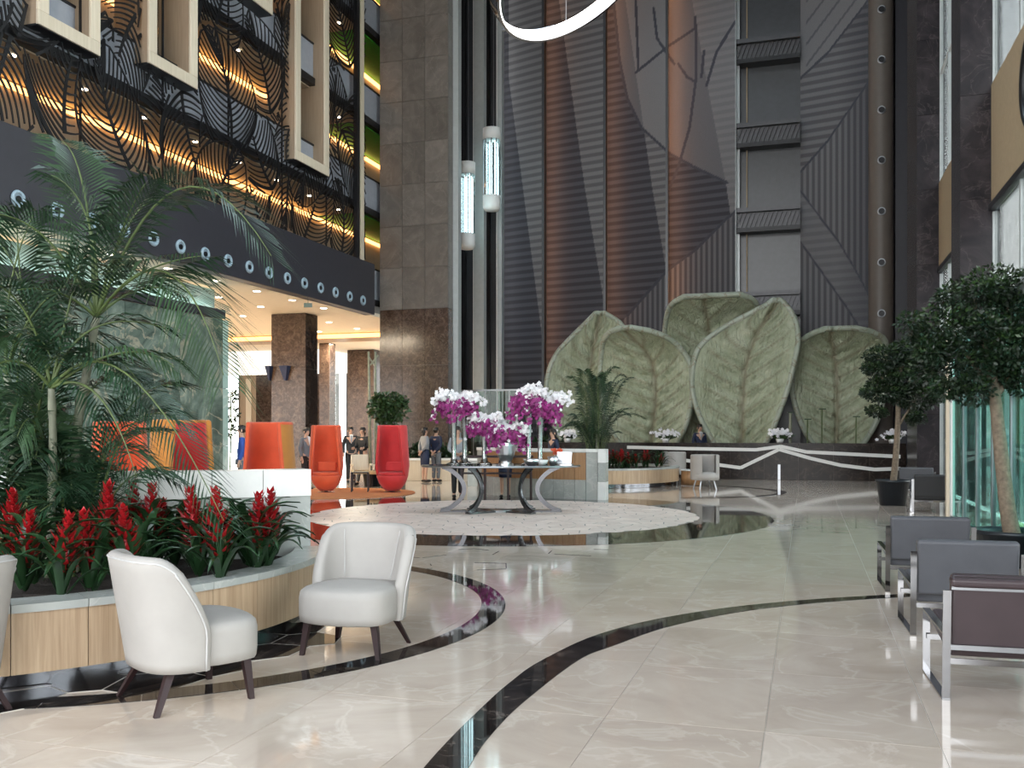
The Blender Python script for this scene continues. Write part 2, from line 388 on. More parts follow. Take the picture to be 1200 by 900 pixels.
# ---- floor: slab, marble tiles, inlays
fl = hall('floor')
MB().bx(-41, 3.6, -9, 60, -.25, -.004).build('slab', M['tile'], fl)
MB().bx(-10.53, 3.23, 1.29, 23.22, -.01, -.003).build('joint_bed', M['grout'], fl)
tm = MB().box((0, 0, -.006), (.856, 1.286, .012)).mesh('tile', M['tile'])
for i in range(16):
    for j in range(1, 18):
        cx, cy = -10.53+.86*(i+.5), 1.29*(j+.5); w = bw(cx, cy)
        if w.y > 2 and abs(w.x) < .56*w.y+1.0 and (w.x+4.35)**2+(w.y-8.6)**2 > 3: put('tile', tm, fl, (cx, cy, 0))
def arc_piece(c, r0, r1, a0, a1, z0, z1, n=4):
    mb = MB(); pts = [(c[0]+r1*cos(lerp(a0, a1, i/n)), c[1]+r1*sin(lerp(a0, a1, i/n))) for i in range(n+1)]
    pts += [(c[0]+r0*cos(lerp(a1, a0, i/n)), c[1]+r0*sin(lerp(a1, a0, i/n))) for i in range(n+1)]
    return mb.prism(pts, z0, z1)
TC = Vector((-.17, 18.0)); PC = Vector((-4.35, 8.0)); P2 = Vector((2.35, 28.6))
# dark ring and pale mosaic under the flower table
t1 = setting('trim_1', (TC.x, TC.y, 0))
pm = arc_piece((0, 0), 3.68, 5.0, 0, radians(9.93), -.004, .003).mesh('band_stone', M['dkmarble'])
for k in range(36): put('band_stone', pm, t1, rot=k*radians(10))
MB().lathe([(0, .0025), (3.70, .0025)], 72).build('joint_bed', M['mosgrout'], t1)
def hexcells(R, r, jit, seed, keep):
    q = random.Random(seed); s3 = sqrt(3); n = int(R/r)+3; vert = {}
    def vv(x, y):
        k = (round(x/r*4), round(y/r*4))
        if k not in vert: vert[k] = (x+q.uniform(-jit, jit)*r, y+q.uniform(-jit, jit)*r)
        return vert[k]
    out = []
    for i in range(-n, n+1):
        for j in range(-n, n+1):
            x = s3*r*(i+.5*(j & 1)); y = 1.5*r*j
            if keep(x, y): out.append([vv(x+r*sin(a*pi/3), y+r*cos(a*pi/3)) for a in range(6)])
    return out
def inset(poly, d):
    cx = sum(p[0] for p in poly)/len(poly); cy = sum(p[1] for p in poly)/len(poly); o = []
    for p in poly:
        l = hypot(p[0]-cx, p[1]-cy); o.append((cx+(p[0]-cx)*(1-d/l), cy+(p[1]-cy)*(1-d/l)))
    return o
def clip(poly, R):
    o = []
    for p in poly:
        l = hypot(*p); o.append(p if l <= R else (p[0]*R/l, p[1]*R/l))
    return o
for poly in hexcells(3.9, .232, .33, 3, lambda x, y: hypot(x, y) < 3.72):
    pl = inset(clip(poly, 3.70), .0115)
    ar = abs(sum(a[0]*b[1]-a[1]*b[0] for a, b in zip(pl, pl[1:]+pl[:1])))/2
    if ar > .008: MB().prism(pl, 0, .005+rnd.uniform(0, .0008)).build('mosaic_piece', M['mosaic'], t1)
# loose hexagon joints that fade out from the ring over the beige floor
mb = MB(); q = random.Random(5)
for poly in hexcells(7.6, .42, .25, 8, lambda x, y: 5.0 < hypot(x, y) < 7.5 and y < -1 and x < 1.5 and x > -4):
    for a, b in zip(poly, poly[1:]):
        if q.random() < .30 and hypot(*a) > 5.05 and hypot(*b) > 5.05:
            f = q.uniform(.35, .95); c = (lerp(a[0], b[0], f), lerp(a[1], b[1], f))
            mb.bar((a[0], a[1], .001), (c[0], c[1], .001), .012, .004)
stuff(mb.build('joint_line', M['darkstone'], t1))
# ring band round the planter and the freehand band crossing the hall
RC = Vector((-3.3, 8.6)); t2 = setting('trim_2', (RC.x, RC.y, 0))
pm = arc_piece((0, 0), 3.02, 3.24, 0, radians(9.9), -.004, .004).mesh('band_stone', M['dkmarble'])
for k in range(36):
    a = radians(k*10+5); w = RC+3.1*Vector((cos(a), sin(a)))
    if (w-PC).length > 2.75 and not (w.y > 8.2 and w.x < -1.8 and (w-Vector((-4.35, 13))).length < 5.4): put('band_stone', pm, t2, rot=radians(k*10))
t3 = setting('trim_3')
up = [(-.62, 3.3), (-.41, 4.49), (-.18, 5.4), (0, 6.0), (.2, 6.52), (.67, 7.36), (1.36, 8.08), (2.38, 8.71), (3.85, 9.2), (6.6, 9.75)]
dn = [(-.36, 3.3), (-.20, 4.49), (-.08, 5.05), (.10, 5.62), (.47, 6.56), (.75, 6.98), (1.37, 7.76), (2.33, 8.48), (3.80, 9.04), (6.6, 9.62)]
U = spline([(a, b, 0) for a, b in up], 6); D = spline([(a, b, 0) for a, b in dn], 6)
for i in range(0, len(U)-3, 3):
    pts = [(p.x, p.y) for p in D[i:i+4]]+[(p.x, p.y) for p in reversed(U[i:i+4])]
    MB().prism(pts, -.003, .004).build('band_stone', M['dkmarble'], t3)
# dark irregular stones round the planter foot
t4 = setting('trim_4', (PC.x, PC.y, 0)); q = random.Random(4); mbj = MB()
for poly in hexcells(3.6, .27, .25, 12, lambda x, y: 2.4 < hypot(x, y) < 3.05 and y < .9):
    pl = inset(poly, .008); mbj.prism(poly, -.002, .0035); MB().prism(pl, -.002, .005).build('dark_stone', M['dkmarble'], t4)
mbj.build('joint', M['grout'], t4)
# far curved band near the right-hand seats at the back
t5 = setting('trim_5')
c5 = PD(905, 575, 1); c5 = P(905, 578)
for k in range(18):
    a0, a1 = radians(-100+k*10), radians(-90.4+k*10)
    arc_piece((c5.x-2.2, c5.y+1.0), 2.5, 2.75, a0, a1, -.004, .003).build('band_stone', M['dkmarble'], t5)

# ---- roof, outer walls
rf = hall('ceiling')
for a in ((-16.5, 3.9, -9, 13), (-16.5, -9.5, 13, 23), (1.5, 3.9, 13, 23), (-16.5, 3.9, 23, 30.2), (-16.5, -7.5, 30.2, 33.2), (2.5, 3.9, 30.2, 33.2), (-16.5, 3.9, 33.2, 38)): MB().bx(a[0], a[1], a[2], a[3], 21, 21.3).build('deck', M['roof'], rf)
for i in range(11): MB().bx(-9.5+i+.03, -8.5+i-.03, 13, 23, 21.1, 21.12).build('added_skylight_pane', M['glass'], rf)  # unseen roof opening, added so daylight reaches the table and mosaic
for i in range(5): MB().bx(-7.5+2*i+.04, -5.5+2*i-.04, 30.2, 33.2, 21.1, 21.12).build('added_skylight_pane', M['glass'], rf)  # unseen roof opening, added for top light on the jade leaf rims
for y in (-6, -2, 2, 6, 10, 26, 34): MB().bx(-16.2, 3.6, y-.15, y+.15, 20.4, 20.995).build('beam', M['roof'], rf)
wb = hall('wall_back')
MB().bx(hx(528, YB+.35), 3.9, YB+.35, YB+.7, 0, 21).build('backing', M['charcoal'], wb)
ls = [(588, 635), (635, 707), (707, 780), (780, 862), (938, 1018)]
D1 = [[(596, 0), (596, 90), (634, 385)], [(655, 0), (686, 225), (707, 350)], [(733, 0), (765, 225), (781, 318)], [(811, 0), (830, 105), (851, 217), (863, 300)], None]
def xat(line, y):
    if y <= line[0][1]: a, b = line[0], line[1]
    else:
        a, b = line[-2], line[-1]
        for p, r in zip(line, line[1:]):
            if p[1] <= y <= r[1]: a, b = p, r; break
    return a[0]+(b[0]-a[0])*(y-a[1])/(b[1]-a[1])
def yat(line, x):
    pts = sorted(line); a, b = pts[-2], pts[-1]
    if x <= pts[0][0]: a, b = pts[0], pts[1]
    else:
        for p, r in zip(pts, pts[1:]):
            if p[0] <= x <= r[0]: a, b = p, r; break
    return a[1]+(b[1]-a[1])*(x-a[0])/(b[0]-a[0])
LEAF = [(712, -60), (720, 10), (726, 70), (735, 115), (752, 150), (785, 180), (812, 195), (852, 214)]
LOW = [(735, 370), (782, 317), (815, 293), (852, 256), (866, 244)]
VEINS = [[(815, 20), (816, 90), (808, 150), (795, 195), (784, 222)], [(745, 85), (782, 55), (812, 35)], [(795, 75), (805, 90), (815, 96)], [(862, 25), (840, 60), (828, 100)], [(766, 10), (770, 45), (790, 75)], [(745, 0), (748, 80)], [(825, 60), (822, 90)], LEAF, LOW]
def dseg(p, a, b):
    vx, vy = b[0]-a[0], b[1]-a[1]; t = max(0, min(1, ((p[0]-a[0])*vx+(p[1]-a[1])*vy)/(vx*vx+vy*vy))); return hypot(p[0]-a[0]-t*vx, p[1]-a[1]-t*vy)
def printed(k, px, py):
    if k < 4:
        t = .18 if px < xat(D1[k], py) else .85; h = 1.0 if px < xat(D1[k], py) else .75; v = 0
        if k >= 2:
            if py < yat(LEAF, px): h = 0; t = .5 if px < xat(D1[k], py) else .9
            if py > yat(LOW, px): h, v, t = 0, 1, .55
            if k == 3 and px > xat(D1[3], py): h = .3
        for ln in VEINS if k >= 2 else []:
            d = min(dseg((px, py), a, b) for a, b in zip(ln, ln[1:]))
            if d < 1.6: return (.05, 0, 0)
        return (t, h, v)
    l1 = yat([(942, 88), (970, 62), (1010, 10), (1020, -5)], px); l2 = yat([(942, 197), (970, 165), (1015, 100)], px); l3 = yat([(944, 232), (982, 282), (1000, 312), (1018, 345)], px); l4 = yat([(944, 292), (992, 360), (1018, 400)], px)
    t = .75-.4*max(0, (px-980)/38)  # tone drops toward the right edge: fold shade painted into the print
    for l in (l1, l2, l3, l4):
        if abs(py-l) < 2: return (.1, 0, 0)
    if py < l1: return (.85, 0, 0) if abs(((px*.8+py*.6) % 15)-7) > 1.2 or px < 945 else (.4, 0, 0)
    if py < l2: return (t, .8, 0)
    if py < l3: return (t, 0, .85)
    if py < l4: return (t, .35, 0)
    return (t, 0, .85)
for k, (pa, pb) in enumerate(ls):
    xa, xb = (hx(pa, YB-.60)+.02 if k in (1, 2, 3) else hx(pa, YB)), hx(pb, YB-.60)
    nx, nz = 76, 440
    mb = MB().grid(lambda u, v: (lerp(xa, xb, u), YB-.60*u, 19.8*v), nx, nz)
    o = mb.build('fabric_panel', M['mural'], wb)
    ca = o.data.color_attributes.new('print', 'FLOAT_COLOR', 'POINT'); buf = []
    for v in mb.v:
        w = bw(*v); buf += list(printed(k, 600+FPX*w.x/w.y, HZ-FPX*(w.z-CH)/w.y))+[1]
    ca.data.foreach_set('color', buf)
    MB().bx(xb-.005, xb+.012, YB-.61, YB+.3, 0, 19.8).build('panel_edge', M['palegrey'] if k == 3 else M['slate'], wb)
for k, s in ((1, 1), (2, 1), (3, .55)):                       # concealed amber light strips in the steps between the cloth panels
    x = hx(ls[k][0], YB-.60)
    MB().bx(x+.012, x+.09, YB-.61, YB-.60, 0, 19.8).build('led_cove', M['slate'], wb)
    MB().bx(x+.015, x+.055, YB-.595, YB-.585, 2.5, 19.5).build('led_strip', M['amber'], wb)
# recess with slatted steel landings
x0, x1 = hx(863, YB), hx(938, YB)
MB().bx(x0, x1, YB+.1, YB+.34, 0, 19.8).build('recess_panel', M['slate'], wb)
MB().bx(x0, x0+.13, YB-.25, YB-.05, 0, 19.8).build('recess_post', M['palegrey'], wb)
MB().bx(x0+.36, x0+.40, YB-.02, YB+.1, 0, 19.8).build('recess_rail', M['beige'], wb)
for py in (62, 160, 259, 357):
    z = hz(900, py, YB)
    la = thing('landing_beam', 'slatted dark steel landing beam in the mural recess, %s from the top' % ORD[[62, 160, 259, 357].index(py)], 'beam', bw((x0+x1)/2, YB-.3, z-.45), -TH, 'landing beams in the mural recess')
    w = x1-x0-.02
    MB().bx(-w/2, w/2, -.16, .40, 0, .16).build('lower_flange', M['black'], la)
    MB().bx(-w/2, w/2, -.16, .40, .74, .90).build('upper_flange', M['dksteel'], la)
    MB().bx(-w/2, w/2, .05, .10, .16, .74).build('web', M['dksteel'], la)
    mb = MB()
    for i in range(14): xx = lerp(-w/2+.1, w/2-.1, i/13); mb.bar((xx-.1, -.02, .18), (xx+.1, -.02, .72), .05, .04, (0, 1, 0))
    mb.build('slat', M['dksteel'], la)
# round column with portholes
cx = hx(1032, YB-.5); cr = .42
co = thing('round_column', 'tall round taupe column with a row of portholes at the mural corner', 'column', bw(cx, YB-.55, 0), -TH)
MB().lathe([(cr, 0), (cr, 20)], 32).build('shaft', mat('taupe_column', (.13, .11, .095), .5, var=.04), co)
sm_ = co.children[0].data.polygons; sm_.foreach_set('use_smooth', [True]*len(sm_))
for py in (10, 69, 128, 187, 247, 307, 367):
    z = hz(1036, py, YB-1)
    mb = MB(); mb.smooth = True
    mb.tube([(.12*cos(a*pi/8), -.41, z+.12*sin(a*pi/8)) for a in range(16)], .028, 6, closed=True)
    r = mb.build('porthole_rim', M['steel'], co)
    MB().tube([(0, -.45, z), (0, -.39, z)], .10, 14).build('porthole', M['black'], r)
MB().bx(cx+.5, 3.6, YB-.2, YB+.3, 0, 20).build('corner_panel', M['charcoal'], wb)

# ---- grey tiled lift tower (left of the lifts)
PX0, PX1, PY0, PY1 = hx(445, 29.5), hx(525, 29.5), 29.5, 29.95
zb = hz(487, 362, 29.5)
pt = thing('lift_tower', 'tall tiled stone tower, grey above and glossy brown marble below, beside the lifts', 'tower', bw(0, 0, 0), -TH)
MB().bx(PX0+.03, PX1-.03, PY0+.03, PY1, 0, 20.8).build('core', M['mosgrout'], pt)
tw = (PX1-PX0)/3; th = 1.42
for i in range(3):
    for j in range(11):
        MB().bx(PX0+tw*i+.006, PX0+tw*(i+1)-.006, PY0, PY0+.04, zb+th*j+.006, zb+th*(j+1)-.006).build('tile', M['pillar'], pt)
    for j in range(3):
        MB().bx(PX0+tw*i+.004, PX0+tw*(i+1)-.004, PY0, PY0+.04, zb/3*j+.004, zb/3*(j+1)-.004).build('tile', M['brown'], pt)
for j in range(11): MB().bx(PX1-.04, PX1, PY0+.045, PY1, zb+th*j+.006, zb+th*(j+1)-.006).build('tile', M['pillar'], pt)
for j in range(3): MB().bx(PX1-.04, PX1, PY0+.045, PY1, zb/3*j, zb/3*(j+1)-.006).build('tile', M['brown'], pt)
# lift shafts: pale posts, dark backs
sh = hall('wall_lift')
def post(pa, pb, y, m, z1=20.8, dy=.3): MB().bx(hx(pa, y), hx(pb, y), y, y+dy, 0, z1).build('shaft_post', m, sh)
post(527, 537, 29.98, M['palegrey']); post(555, 567, 33.2, M['palegrey']); post(582.5, 588, 34.6, M['palegrey'])
post(470, 527, 33.5, M['charcoal'])
post(536, 545, 34.6, M['black']); post(545, 555, 34.8, M['slate']); post(567, 574, 35.2, M['black']); post(574, 583, 35.3, M['slate'])
for (pa, pb, y) in ((536.6, 537.6, 30.3), (554.3, 555, 34.2), (581.6, 582.6, 34.4)): MB().bx(hx(pa, y), hx(pb, y), y, y+.04, 0, 20.5).build('guide_strip', M['white'], sh)
def lift(px, pt_, pb, y, r, label):
    zt, z0 = hz(px, pt_, y), hz(px, pb, y); h = zt-z0
    o = thing('panorama_lift', label, 'lift', bw(hx(px, y), y, z0), -TH)
    mb = MB(); mb.smooth = True; mb.lathe([(0, -.14), (r*.8, -.12), (r, 0), (r, .42), (0, .42)], 24).build('base_ring', M['white'], o)
    mb = MB(); mb.smooth = True; mb.lathe([(0, h), (r*1.02, h), (r*1.02, h-.42), (0, h-.42)], 24).build('cap_ring', M['white'], o)
    mb = MB(); mb.smooth = True; mb.lathe([(r*.96, .42), (r*.96, h-.42)], 24).build('glass_wall', M['cabglass'], o)
    for a in (-150, -115, -75, -40): MB().tube([(r*.97*cos(radians(a)), r*.97*sin(radians(a)), .42), (r*.97*cos(radians(a)), r*.97*sin(radians(a)), h-.42)], .022, 6).build('mullion', M['steel'], o)
    for a in (60, 120): MB().tube([(r*.6*cos(radians(a)), r*.6*sin(radians(a)), .45), (r*.6*cos(radians(a)), r*.6*sin(radians(a)), h-.45)], .05, 6).build('light_tube', M['coollamp'], o)
    MB().tube([(r*.1, .1, h), (r*.1, .1, 20.9)], .02, 5).build('cable', M['steel'], o)
    return o
lift(546.8, 191, 288, 31.6, .31, 'lower glass lift car with white rings beside the stone tower')
lift(576.3, 151, 243, 32.9, .33, 'higher glass lift car with white rings next to the mural')

# ---- left side: fascia, portholes, balconies, screen
wl = hall('wall_left')
FZ0, FZ1 = 5.5, 7.2
FY1 = hy(443, XL)-.25
MB().bx(XL-.35, XL, -8, FY1, FZ0, FZ1).build('fascia', M['charcoal'], wl, bevel=.02)
MB().bx(XL-.35, PX0-.02, FY1-.3, FY1, FZ0, FZ1).build('fascia_return', M['charcoal'], wl)
for i in range(17):
    y = 27.8-.937*i; w = bw(XL, y, 5.86)
    p = thing('porthole_light', 'ring-shaped porthole light on the charcoal fascia, %s counted from the stone tower' % ORD[i], 'light', w, -TH, 'porthole lights along the charcoal fascia')
    mb = MB(); mb.smooth = True; mb.tube([(.03, .13*cos(a*pi/10), .13*sin(a*pi/10)) for a in range(20)], .038, 6, closed=True).build('rim', M['portrim'], p)
    MB().tube([(.005, 0, 0), (.025, 0, 0)], .115, 18).build('glow_ring', M['porthole'], p)
    MB().tube([(.02, 0, 0), (.05, 0, 0)], .062, 12).build('bulb', M['black'], p)
cl = hall('ceiling_mezzanine')
MB().bx(-41, XL-.36, -8, 50, FZ0, FZ0+.12).build('soffit', M['creamceil'], cl)
MB().bx(XL-.36, PX0, FY1, 50, FZ0, FZ0+.12).build('soffit', M['creamceil'], cl)
MB().bx(-27, -15.6, 33.6, 35.0, FZ0-.22, FZ0-.001).build('bulkhead', M['oak'], cl)
MB().bx(-27, -15.6, 33.55, 33.6, FZ0-.20, FZ0-.05).build('cove_strip', M['warm'], cl)
MB().bx(-38, hx(400, 42), 40.0, 44.0, FZ0-.9, FZ0-.001).build('lit_bulkhead', M['soffit'], cl)
dl = 0
for (x, ys) in ((XL-.75, [9.5+1.9*i for i in range(10)]), (-16.3, [23.5+2.2*i for i in range(5)]), (-18.2, [25+2.6*i for i in range(4)])):
    for y in ys:
        row_ = (XL-.75, -16.3, -18.2).index(x); o = thing('downlight', 'small round downlight in the cream soffit, %s of the row %s' % (ORD[ys.index(y)], ('along the fascia edge', 'over the green marble wall', 'deepest under the mezzanine')[row_]), 'light', bw(x, y, FZ0), -TH, 'downlights in the cream mezzanine soffit')
        MB().tube([(0, 0, -.012), (0, 0, -.002)], .13, 14).build('trim_ring', M['white'], o); MB().tube([(0, 0, -.02), (0, 0, -.012)], .10, 12).build('lens', M['spot'], o); dl += 1
levels = [6.1, 9.15, 12.2, 15.3, 18.4]
BY1 = 34.0
for k, z in enumerate(levels):
    b = thing('balcony', 'open guest corridor behind the black leaf screen, %s tier above the fascia' % ORD[k], 'balcony', bw(0, 0, 0), -TH)
    MB().bx(-16.0, XL-.25, 4, BY1, z-.22, z).build('slab', M['black'], b)
    MB().bx(XL-.40, XL-.32, 4, BY1, z, z+1.02).build('balustrade', M['balustrade'], b)
    MB().bx(XL-.43, XL-.29, 4, BY1, z+1.02, z+1.07).build('handrail', M['black'], b)
    if k < len(levels)-1:
        zc = levels[k+1]-.22
        MB().bx(-15.8, XL-.45, 4, 28.4, zc-.03, zc-.001).build('corridor_ceiling', M['tanceil'], b)
        MB().bx(-15.8, XL-.45, 28.4, BY1, zc-.03, zc-.001).build('green_ceiling', M['greenpaint'], b)
        MB().bx(-16.0, -15.85, 4, BY1, z, zc).build('corridor_wall', M['tanwood'], b)
        MB().bx(-15.84, -15.74, 4, BY1, zc-.20, zc-.10).build('led_strip', M['warm'], b)
        mb = MB()
        for i in range(13): y = 5+1.9*i; mb.tube([(-14.7, y, zc-.05), (-14.7, y, zc-.031)], .06, 8)
        stuff(mb.build('spot_lens', M['spot'], b))
# end walls under and over the mezzanine
wn = hall('wall_mezzanine')
MB().bx(-42, -41, 6, 60, 0, FZ0).build('far_wall', M['brown'], wn)
MB().bx(-16.0, PX0+.3, BY1+.02, BY1+.2, FZ0+.12, 21).build('end_wall', M['tanwood'], wn)
MB().bx(-17.0, -16.02, -8, 30, FZ1, 21).build('upper_wall', M['charcoal'], wn)
# seen-through window wall at the far end (daylight)
wy = 47.0; wn1 = hall('window_1')
for (pa, pb) in ((246, 281), (393, 407)):
    MB().bx(hx(pa, wy), hx(pb, wy), wy, wy+.03, 0, FZ0-.05).build('pane', M['glass'], wn1)
    MB().bx(hx(pb, wy)-.06, hx(pb, wy), wy-.06, wy+.06, 0, FZ0-.05).build('mullion', M['steel'], wn1)
for (pa, pb, m) in ((281, 300, 'tanwood'), (300, 393, 'brown'), (407, 450, 'brown')):
    MB().bx(hx(pa, wy), hx(pb, wy), wy, wy+.5, 0, FZ0-.05).build('stone_pier', M[m], wn)
MB().bx(hx(288, wy-.1), hx(294, wy-.1), wy-.1, wy-.01, 0, 4.6).build('pale_pilaster', M['palewood'], wn)
# green marble feature wall
gw = thing('marble_feature_wall', 'tall green marble feature wall with a pale lit band above its dark ledge', 'wall', bw(0, 0, 0), -TH)
GX = -15.0; GY1 = hy(262, GX); gz = [(0, 1.2), (1.2, 2.75), (2.75, 4.6)]
MB().bx(GX-.9, GX-.03, 6, GY1-.02, 0, 4.62).build('core', M['mosgrout'], gw)
ys = [6, 9, 12, 15, 18, 20, GY1-.03]
for a, b_ in zip(ys, ys[1:]):
    for z0, z1 in gz: MB().bx(GX-.04, GX, a+.005, b_-.005, z0+.005, z1-.005).build('slab', M['green'], gw)
    MB().bx(GX-.3, GX-.26, a, b_-.005, 4.85, 5.42).build('lit_slab', M['greenpale'], gw)
MB().bx(GX-.35, GX+.06, 6, GY1, 4.62, 4.85).build('ledge', M['charcoal'], gw)
MB().bx(GX-.2, GX-.12, 6, GY1-.2, 4.855, 4.88).build('cove_light', M['coolcove'], gw)
for z0, z1 in gz: MB().bx(GX-.95, GX-.02, GY1-.02, GY1+.25, z0, z1-.01).build('end_slab', M['greenpale'], gw)
# brown marble piers under the mezzanine
def pier(pa, pb, pc, ytop, label, name='marble_pier'):
    d = (FZ0-CH)*FPX/(HZ-ytop); w = PD(pa, HZ, d); hy0 = w.x*ST+w.y*CT
    x0_, x1_ = hx(pa, hy0), hx(pb, hy0); hy1 = hy0+max(.4, abs(hy(pc, x1_)-hy0)) if pc else hy0+1
    hy1 = min(hy1, hy0+1.4)
    o = thing(name, label, 'pillar', bw((x0_+x1_)/2, (hy0+hy1)/2, 0), -TH); a, b_ = (x1_-x0_)/2, (hy1-hy0)/2; H = FZ0-.01
    MB().bx(-a+.02, a-.02, -b_+.02, b_-.02, 0, H).build('core', M['mosgrout'], o)
    for j in range(3):
        z0, z1 = H/3*j, H/3*(j+1)-.006
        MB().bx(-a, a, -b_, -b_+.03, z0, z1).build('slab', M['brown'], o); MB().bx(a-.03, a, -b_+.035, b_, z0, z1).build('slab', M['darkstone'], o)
    return o, hy0, x0_, x1_
pr, phy, pxa, pxb = pier(318, 358, 372, 368, 'square brown marble pier with two wedge sconces under the mezzanine')
pier(374, 386, 393, 402, 'slim brown marble pier behind the sconce pier under the mezzanine')
pier(407, 438, None, 410, 'wide brown marble pier next to the lift tower, under the mezzanine')
for i, (px, n) in enumerate(((316.5, 'first'), (335, 'second'))):
    w = bw(hx(px, phy-.05), phy-.12, hz(px, 446, phy))
    o = thing('wall_sconce', 'dark wedge wall sconce on the brown pier, %s' % ('nearer the daylight window' if i == 0 else 'at the middle of its face'), 'sconce', w, -TH)
    s_ = .16 if i else .09
    MB().add([(-s_*.2, 0, 0), (s_*.2, 0, 0), (s_*.2, .115, 0), (-s_*.2, .115, 0), (-s_, -.12, .48), (s_, -.12, .48), (s_, .115, .48), (-s_, .115, .48)], [(3,2,1,0),(4,5,6,7),(0,1,5,4),(1,2,6,5),(2,3,7,6),(3,0,4,7)]).build('shade', M['navy'], o)
w = bw(hx(361, 24.3), 24.3, 5)
o = thing('exit_sign', 'small green running-man exit plate hung from the cream soffit', 'sign', Vector((w.x, w.y, 5.5)), 0)
MB().box((0, 0, -.24), (.24, .03, .12)).build('plate', M['leafdk'], o); MB().bx(-.005, .005, -.005, .005, -.18, 0).build('rod', M['black'], o)

# ---- black leaf screen over the corridors
sc = thing('leaf_screen', 'tall black metal screen of overlapping palm leaf ribs in front of the corridors', 'screen', bw(0, 0, 0), -TH)
SX = XL-.12
BX = -13.76
def bfr(pa, pb, py):
    u = (pb-600)/FPX; return hy(pa, BX), hy(pb, BX), CH+(HZ-py)/FPX*(BX/(u*CT-ST))
BF = (bfr(45, 118, 66), bfr(175, 232, 105), bfr(284, 320, 18), bfr(347, 386, 207))
def inframe(p): return any(a-.03 < p.y < b_+.03 and p.z > z_-.02 for a, b_, z_ in BF)
def rib(mb, pts, w):
    cut = next((i for i, p in enumerate(pts) if inframe(p) or p.z < 7.2 or p.y > 28.4), len(pts)); pts = pts[:cut]
    if len(pts) < 2: return
    n = len(pts); vs = []; fs = []
    for i, p in enumerate(pts):
        t = pts[min(i+1, n-1)]-pts[max(i-1, 0)]; t.normalize(); nn = Vector((0, -t.z, t.y))
        ww = w*(1-.45*i/(n-1))/2
        for sx_, sd in ((0, 1), (0, -1), (-.02, -1), (-.02, 1)): vs.append((p.x+sx_, p.y+nn.y*ww*sd, p.z+nn.z*ww*sd))
    for i in range(n-1):
        for k in range(4): l = (k+1) % 4; fs.append((i*4+k, i*4+l, i*4+4+l, i*4+4+k))
    mb.add(vs, fs)
q = random.Random(21); LV = []
def prof(t): return max(0.0, sin(pi*min(1, max(0, t)*.86+.10)))**.75 if t < 1 else 0
class ScreenLeaf:
    def __init__(s, y, z, ang, L, Wd, bend): s.o = Vector((0, y, z)); s.d = Vector((0, sin(ang), cos(ang))); s.n = Vector((0, cos(ang), -sin(ang))); s.L, s.W, s.b = L, Wd, bend*L
    def sp(s, t): return s.o+s.d*(s.L*t)+s.n*(s.b*4*t*(1-t))
    def inside(s, p):
        r = p-s.o; t = r.dot(s.d)/s.L
        if t < 0 or t > 1: return False
        return abs(r.dot(s.n)-s.b*4*t*(1-t)) < s.W*prof(t)
    def ribs(s):
        out = [([s.sp(i/14) for i in range(15)], .095)]
        for s_ in (-1, 1): out.append(([s.sp(i/16)+s.n*(s_*s.W*prof(i/16)) for i in range(17)], .06))
        n = int(s.L*1.12/.150)
        for s_ in (-1, 1):
            for i in range(n):
                t = -.12+1.08*(i+.5)/n; a = s.sp(max(0, t))
                te = min(.995, t+.30); e = s.sp(te)+s.n*(s_*s.W*prof(te)); c = s.sp(max(0, t)+.05)+s.n*(s_*s.W*prof(te)*.62)
                out.append((bez(a, c, e, 9), .05))
        return out
for z, odd, dn in ((6.6, 0, 0), (9.9, 1, 1), (8.6, 1, 0), (10.6, 0, 0), (12.6, 1, 1), (13.0, 0, 0), (15.6, 1, 1), (15.4, 0, 0), (10.9, 0, 1), (13.9, 1, 0)):
    y = 8.6+odd*1.0
    while y < 28.6:
        L = q.uniform(2.5, 3.6); ang = q.uniform(-.6, .6)+(pi if dn else 0)
        LV.append(ScreenLeaf(y, z+q.uniform(-.4, .4), ang, L, q.uniform(.85, 1.25), q.uniform(-.16, .16))); y += q.uniform(1.9, 2.6)
q.shuffle(LV)
for k, lf in enumerate(LV):
    over = [l for l in LV[k+1:] if (l.o-lf.o).length < 7.5]; mb = MB(); x = SX+.004*(k % 8)
    for pts, w in lf.ribs():
        run = []
        for p in pts+[None]:
            ok = p is not None and 7.2 < p.z < 17.5 and 8 < p.y < 28.3 and not inframe(p) and not any(l.inside(p) for l in over)
            if ok: run.append(Vector((x, p.y, p.z)))
            else:
                if len(run) > 1: rib(mb, run, w)
                run = []
    if len(mb.f) > 30: stuff(mb.build('leaf_motif', M['black'], sc))
for y in [10.4+2.55*i for i in range(7)]: MB().bx(SX-.06, SX-.03, y-.025, y+.025, 7.2, 19).build('screen_post', M['black'], sc)
ye = hy(425.5, XL)
MB().bx(XL-.16, XL-.02, ye-.12, ye+.12, 7.2, 20).build('end_post', M['palewood'], sc)
MB().bx(XL-.16, XL-.02, ye-.38, ye-.2, 7.2, 20).build('end_stile', M['black'], sc)
